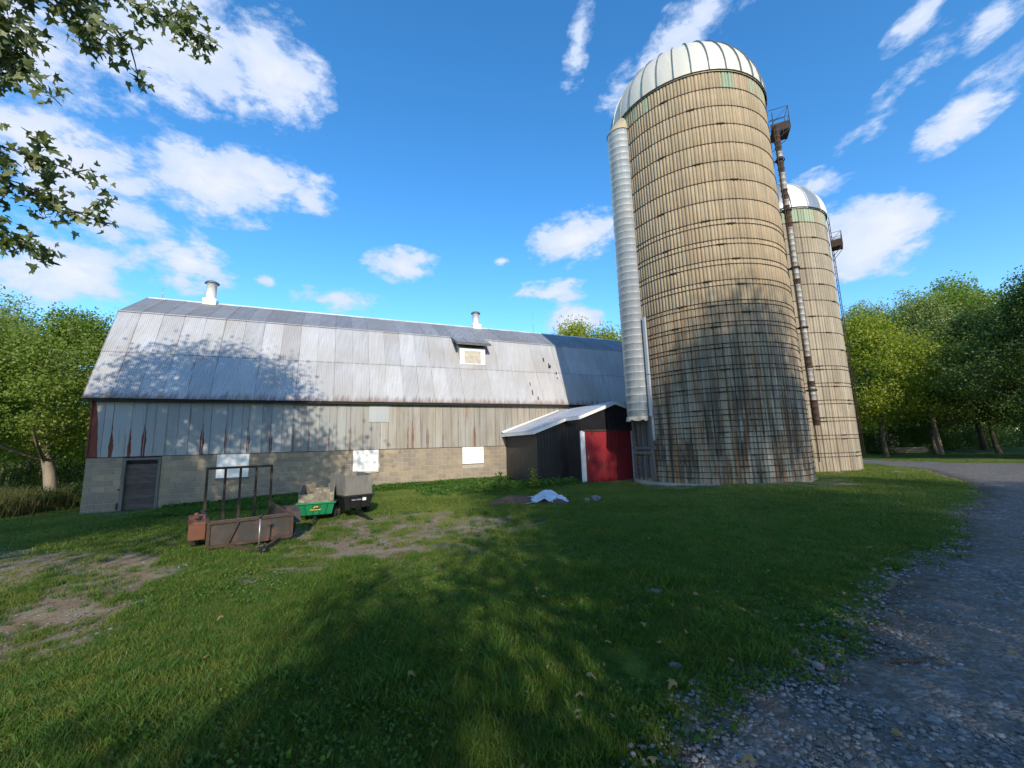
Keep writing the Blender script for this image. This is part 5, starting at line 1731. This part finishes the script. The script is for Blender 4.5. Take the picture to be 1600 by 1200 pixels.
def clear_of_buildings(x, y):
    px = x - BX; py = y - BY
    s_ = px * d2[0] + py * d2[1]; o_ = px * n2_[0] + py * n2_[1]
    ok = ~((s_ > -.05) & (s_ < LEN) & (o_ > -.04))
    ok &= ~((s_ > S0 - .02) & (s_ < S2 + .05) & (o_ > F1 - .02)) & ~((s_ > S1 - .02) & (s_ < S2 + .05) & (o_ > F2 - .04))
    ok &= np.hypot(x - SX, y - SY) > SR + .05
    ok &= np.hypot(x - 13.79, y - 20.41) > 2.5
    return ok


gp = [blade_clump('grass_proto', 46, .085, .022, .055, .0022, M['blade'], 100 + i, .55) for i in range(4)] + [blade_clump('grass_proto', 30, .07, .015, .035, .002, M['dry'], 110, .9), blade_clump('tuft_proto', 46, .05, .04, .085, .0025, M['blade_weed'], 111, .6)]
x, y, r = fan(52000, 1.2, 11.0, 1.35)
dm_ = dirt_mask(x, y)
pn = vnoise(x, y, 2.2, 21) * .6 + vnoise(x, y, 7, 22) * .4
ok = (drive_sd(x, y) < -.05) & clear_of_buildings(x, y) & (rng.uniform(0, 1, len(x)) > np.clip(dm_ * 1.25 + (pn - .5) * 1.9 * (.35 + dm_) - .10, 0, .93))
x, y, r = x[ok], y[ok], r[ok]
scatter('lawn_grass', np.stack([x, y, terrain(x, y) - .004], 1), rng.uniform(.5, 1.1, len(x)) * (.6 + .8 * vnoise(x, y, 1.3, 31)) * (.8 + .4 * vnoise(x, y, 5, 32)) * (1 + .10 * r / 4), gp, seed=1)
gp2 = [blade_clump('grass_proto', 60, .22, .03, .075, .005, M['blade'], 120 + i, .45) for i in range(3)]
x, y, r = fan(34000, 9.0, 34.0, 1.6)
dm_ = dirt_mask(x, y)
ok = (drive_sd(x, y) < -.1) & clear_of_buildings(x, y) & (rng.uniform(0, 1, len(x)) > np.clip(dm_ * 1.5 + (vnoise(x, y, 2, 23) - .55) * 1.4, 0, .95))
x, y, r = x[ok], y[ok], r[ok]
scatter('lawn_grass', np.stack([x, y, terrain(x, y) - .006], 1), rng.uniform(.6, 1.15, len(x)), gp2, seed=2)
# broad-leaved plants in the lawn
cp = [blade_clump('clover_proto', 4, .06, .02, .045, .002, M['clover'], 140 + i, .4, broad=20) for i in range(3)]
x, y, r = fan(9000, 1.6, 12.0, 1.5)
ok = (drive_sd(x, y) < .1) & clear_of_buildings(x, y) & (vnoise(x, y, 1.2, 41) > .48) & (dirt_mask(x, y) < .75)
x, y, r = x[ok], y[ok], r[ok]
scatter('lawn_weeds', np.stack([x, y, terrain(x, y)], 1), rng.uniform(.5, 1.4, len(x)), cp, seed=3)
# taller weeds along the barn wall and round the trailers
wp = [blade_clump('weed_proto', 60, .2, .08, .26, .005, M['blade_weed'], 160 + i, .45, broad=10) for i in range(3)]
pts = []
for _ in range(1900):
    s_ = rng.uniform(2.4, 16.0); o_ = -abs(rng.normal(0, .55)) - .06
    dens_ = 1.0 if s_ > 10 else .5
    if rng.uniform() > dens_: continue
    pts.append((s_, o_, (1.0 if s_ > 9.5 else .62) * rng.uniform(.5, 1.1) * (1.0 if o_ > -.8 else .6)))
for _ in range(420):
    s_ = rng.uniform(11, 17.5); o_ = rng.uniform(-5.2, -.3)
    pts.append((s_, o_, rng.uniform(.35, .8)))
for _ in range(420):
    s_ = rng.uniform(14.0, 17.6); o_ = rng.normal(-3.9, .35)
    pts.append((s_, o_, rng.uniform(.5, 1.1)))
for _ in range(500):
    s_ = rng.uniform(2.5, 8); o_ = rng.uniform(-4.0, -1.2)
    pts.append((s_, o_, rng.uniform(.3, .65)))
pts = np.array(pts)
wx = BX + d2[0] * pts[:, 0] + n2_[0] * pts[:, 1]; wy = BY + d2[1] * pts[:, 0] + n2_[1] * pts[:, 1]
ok = clear_of_buildings(wx, wy) & (dirt_mask(wx, wy) < .55)
scatter('barn_weeds', np.stack([wx, wy, terrain(wx, wy)], 1)[ok], pts[ok, 2], wp, seed=4)
# gravel stones on the drive
def stone_mesh(seed, mat, flat=.45):
    rg = np.random.default_rng(seed)
    import bmesh
    bm = bmesh.new(); bmesh.ops.create_icosphere(bm, subdivisions=1, radius=1)
    for v in bm.verts: v.co = Vector((v.co.x * rg.uniform(.7, 1.15), v.co.y * rg.uniform(.6, 1.1), v.co.z * flat * rg.uniform(.7, 1.2)))
    me_ = bpy.data.meshes.new('stone'); bm.to_mesh(me_); bm.free(); me_.materials.append(mat)
    return me_


M['slate_b'] = simple('slate_b', (.27, .26, .25), (.17, .165, .16), 14, .85, rnd=.3)
sp_ = [bpy.data.objects.new('stone_proto', stone_mesh(i, M[('slate', 'slate_b', 'rock', 'slate')[i]])) for i in range(4)]
x, y, r = fan(90000, 1.3, 13.0, 1.1, -5, 60)
ds_ = drive_sd(x, y)
ok = (ds_ > -.25) & (rng.uniform(0, 1, len(x)) < np.clip(.35 + vnoise(x, y, 1.5, 51), 0, 1))
x, y = x[ok], y[ok]
scatter('gravel_stones', np.stack([x, y, terrain(x, y) + .018], 1), rng.uniform(.15, 1, len(x)) ** 4 * .019 + .0045, sp_, seed=5)
x, y, r = fan(9000, 3, 13.0, 1.3, -58, 5)
ok = (dirt_mask(x, y) > .35)
x, y = x[ok], y[ok]
scatter('soil_pebbles', np.stack([x, y, terrain(x, y) + .004], 1), rng.uniform(.2, 1, len(x)) ** 3 * .02 + .004, [bpy.data.objects.new('pebble_proto', stone_mesh(9, M['rock']))], seed=6)


# larger flat stones, fallen leaves, a stick
rgp = random.Random(12)
for i, (x_, y_, s_, lab) in enumerate(((1.05, 3.05, .055, 'flat blue grey stone on the gravel edge nearest the lower middle'), (1.95, 2.95, .06, 'flat slate coloured stone in the middle of the gravel'), (1.62, 3.7, .045, 'small grey stone where the lawn meets the gravel'), (2.35, 2.75, .05, 'grey stone right of the middle of the gravel'), (1.35, 4.35, .10, 'broad flat stone half sunk in the lawn edge'))):
    o = link_mesh('stone', stone_mesh(60 + i, M['slate'], .3), None, (x_, y_, tz(x_, y_) + .02), (0, 0, rgp.random() * 6)); o.scale = (s_, s_ * .8, s_); tag(o, lab, 'stone')
mb = MB(); n_ = 9
pts = [(i * .05 - .2, .012 * math.sin(i * 1.1), .012 + .004 * math.sin(i * 2)) for i in range(n_)]
mb.tube(pts, [.004 + .004 * math.sin(PI * (i + 1) / (n_ + 1)) for i in range(n_)], 6)
mb.tube([pts[5], (pts[5][0] + .04, .06, .02)], [.004, .002], 5)
o = mb.build('stick', M['twig'], None, (2.55, 2.95, tz(2.55, 2.95) + .02), (0, 0, .1)); tag(o, 'short brown stick lying on the gravel', 'stick')


def dry_leaf(seed):
    r_ = np.random.default_rng(seed)
    v = TPL.copy(); v[:, 2] = -.5 * np.abs(v[:, 0]) * r_.uniform(.3, 1.2) + .25 * np.sin(v[:, 1] * 3 + r_.uniform(0, 3)) + .2
    return np_mesh('fallen_leaf', v, TRI, M['fallen'])


lms = [dry_leaf(i) for i in range(4)]
spots = [(-.75, 3.0), (-.35, 6.6), (-1.15, 6.9), (.55, 5.6), (2.05, 6.6), (3.6, 5.0), (3.9, 4.3), (2.9, 4.1), (3.2, 3.7), (1.7, 4.2), (.65, 3.3), (.42, 2.9), (.95, 2.8), (1.3, 3.4), (4.6, 5.6), (5.4, 6.3), (6.0, 6.4), (3.5, 5.9), (.2, 4.6), (1.0, 5.2), (4.4, 4.7), (2.4, 3.3), (-2.1, 4.4), (7.0, 7.2)]
for i, (x_, y_) in enumerate(spots):
    s_ = rgp.uniform(.05, .085)
    o = link_mesh('fallen_leaf', lms[i % 4], None, (x_, y_, tz(x_, y_) + .045), (rgp.uniform(-.3, .3), rgp.uniform(-.3, .3), rgp.random() * 6.28)); o.scale = (s_, s_, s_)
    tag(o, 'single dry curled maple leaf lying on the lawn or gravel', 'leaf', 'fallen dry leaves scattered over the lawn and gravel')
x, y, r = fan(900, 2.0, 14.0, 1.5, -40, 58)
ok = rng.uniform(0, 1, len(x)) < np.clip(1.1 + drive_sd(x, y) * .8, .12, .9) * (drive_sd(x, y) < .8)
x, y = x[ok], y[ok]
lp_ = [bpy.data.objects.new('leaf_proto', m_) for m_ in lms]
scatter('leaf_litter', np.stack([x, y, terrain(x, y) + .03], 1), rng.uniform(.03, .07, len(x)), lp_, seed=7)

# tarp covered mound with soil, and the grey rocks beside it
mcx, mcy = .55, 12.1
mz0 = tz(mcx, mcy)
rgm = np.random.default_rng(5)


def mound(name, rx, ry, h, mat, parent, off, seed, crump=.05, n=34, lift=0.0):
    u = np.linspace(-1, 1, n); X, Y = np.meshgrid(u, u)
    rr = np.hypot(X, Y)
    ed = 1 + .18 * np.sin(3 * np.arctan2(Y, X) + seed) + .08 * np.sin(7 * np.arctan2(Y, X) + 2 * seed)
    hgt = h * np.clip(1 - (rr / ed) ** 2, -.12, 1) ** 1 * (1 + .35 * np.sin(X * 4 + seed))
    hgt += (vnoise(X * 5 + seed, Y * 5, 1.0, seed) - .5) * crump + (vnoise(X * 12 + seed, Y * 12, 1.0, seed + 3) - .5) * crump * .5
    V = np.stack([X.ravel() * rx + off[0], Y.ravel() * ry + off[1], hgt.ravel() + lift], 1)
    i_, j_ = np.meshgrid(np.arange(n - 1), np.arange(n - 1), indexing='ij')
    Q = np.stack([i_ * n + j_, i_ * n + j_ + 1, (i_ + 1) * n + j_ + 1, (i_ + 1) * n + j_], -1).reshape(-1, 4)
    return link_mesh(name, np_mesh(name, V, Q, mat, None, True), parent)


me_ = empty('debris_mound', (mcx, mcy, mz0), .1); tag(me_, 'low soil mound partly covered by a pale blue tarp in front of the shed', 'mound')
mound('soil_heap', 1.15, .6, .20, M['soil'], me_, (-.15, 0), 4, .07)
mound('tarp', .62, .46, .20, M['tarp'], me_, (.28, -.05), 7, .07, lift=.06)
for i, (x_, y_, s_, lab) in enumerate(((2.3, 12.2, .17, 'grey rock right of the tarp covered mound'), (2.05, 12.1, .11, 'smaller rock leaning left of the grey rock by the mound'), (-.35, 11.75, .06, 'small white stone on the soil left of the tarp'), (-.15, 9.4, .09, 'flat grey stone lying in the worn lawn before the mound'))):
    o = link_mesh('rock', stone_mesh(80 + i, M['rock'], .7), None, (x_, y_, tz(x_, y_) + s_ * .3), (0, 0, i)); o.scale = (s_,) * 3; tag(o, lab, 'rock')
# small saplings by the shed wall
for i, (x_, y_, h_, mat_, lab) in enumerate(((-.55, 15.4, .75, M['blade_weed'], 'tall thin green weed in front of the shed corner'), (.75, 16.6, .8, M['leaf_y'], 'yellowing sapling growing at the corner of the dark shed'), (5.35, 15.9, .3, M['leaf_c'], 'small dark weed tuft between the red door and the silo'))):
    rg = np.random.default_rng(300 + i)
    n_ = 90 if i < 2 else 60
    t = rg.uniform(.2, 1, n_)
    P = np.stack([rg.normal(0, .12, n_) * (1.2 - t * .7), rg.normal(0, .12, n_) * (1.2 - t * .7), t * h_], 1)
    V, Q = leaf_quads(P, .11, np.array([0, 0, .4]), .45, .3, rg)
    e = empty('sapling', (x_, y_, tz(x_, y_))); tag(e, lab, 'weed')
    link_mesh('leaves', np_mesh('leaves', V, Q, mat_), e)
    mb = MB(); mb.tube([(0, 0, 0), (.02, .01, h_ * .5), (0, 0, h_)], [.01, .007, .003], 5); mb.build('stem', M['twig'], e)
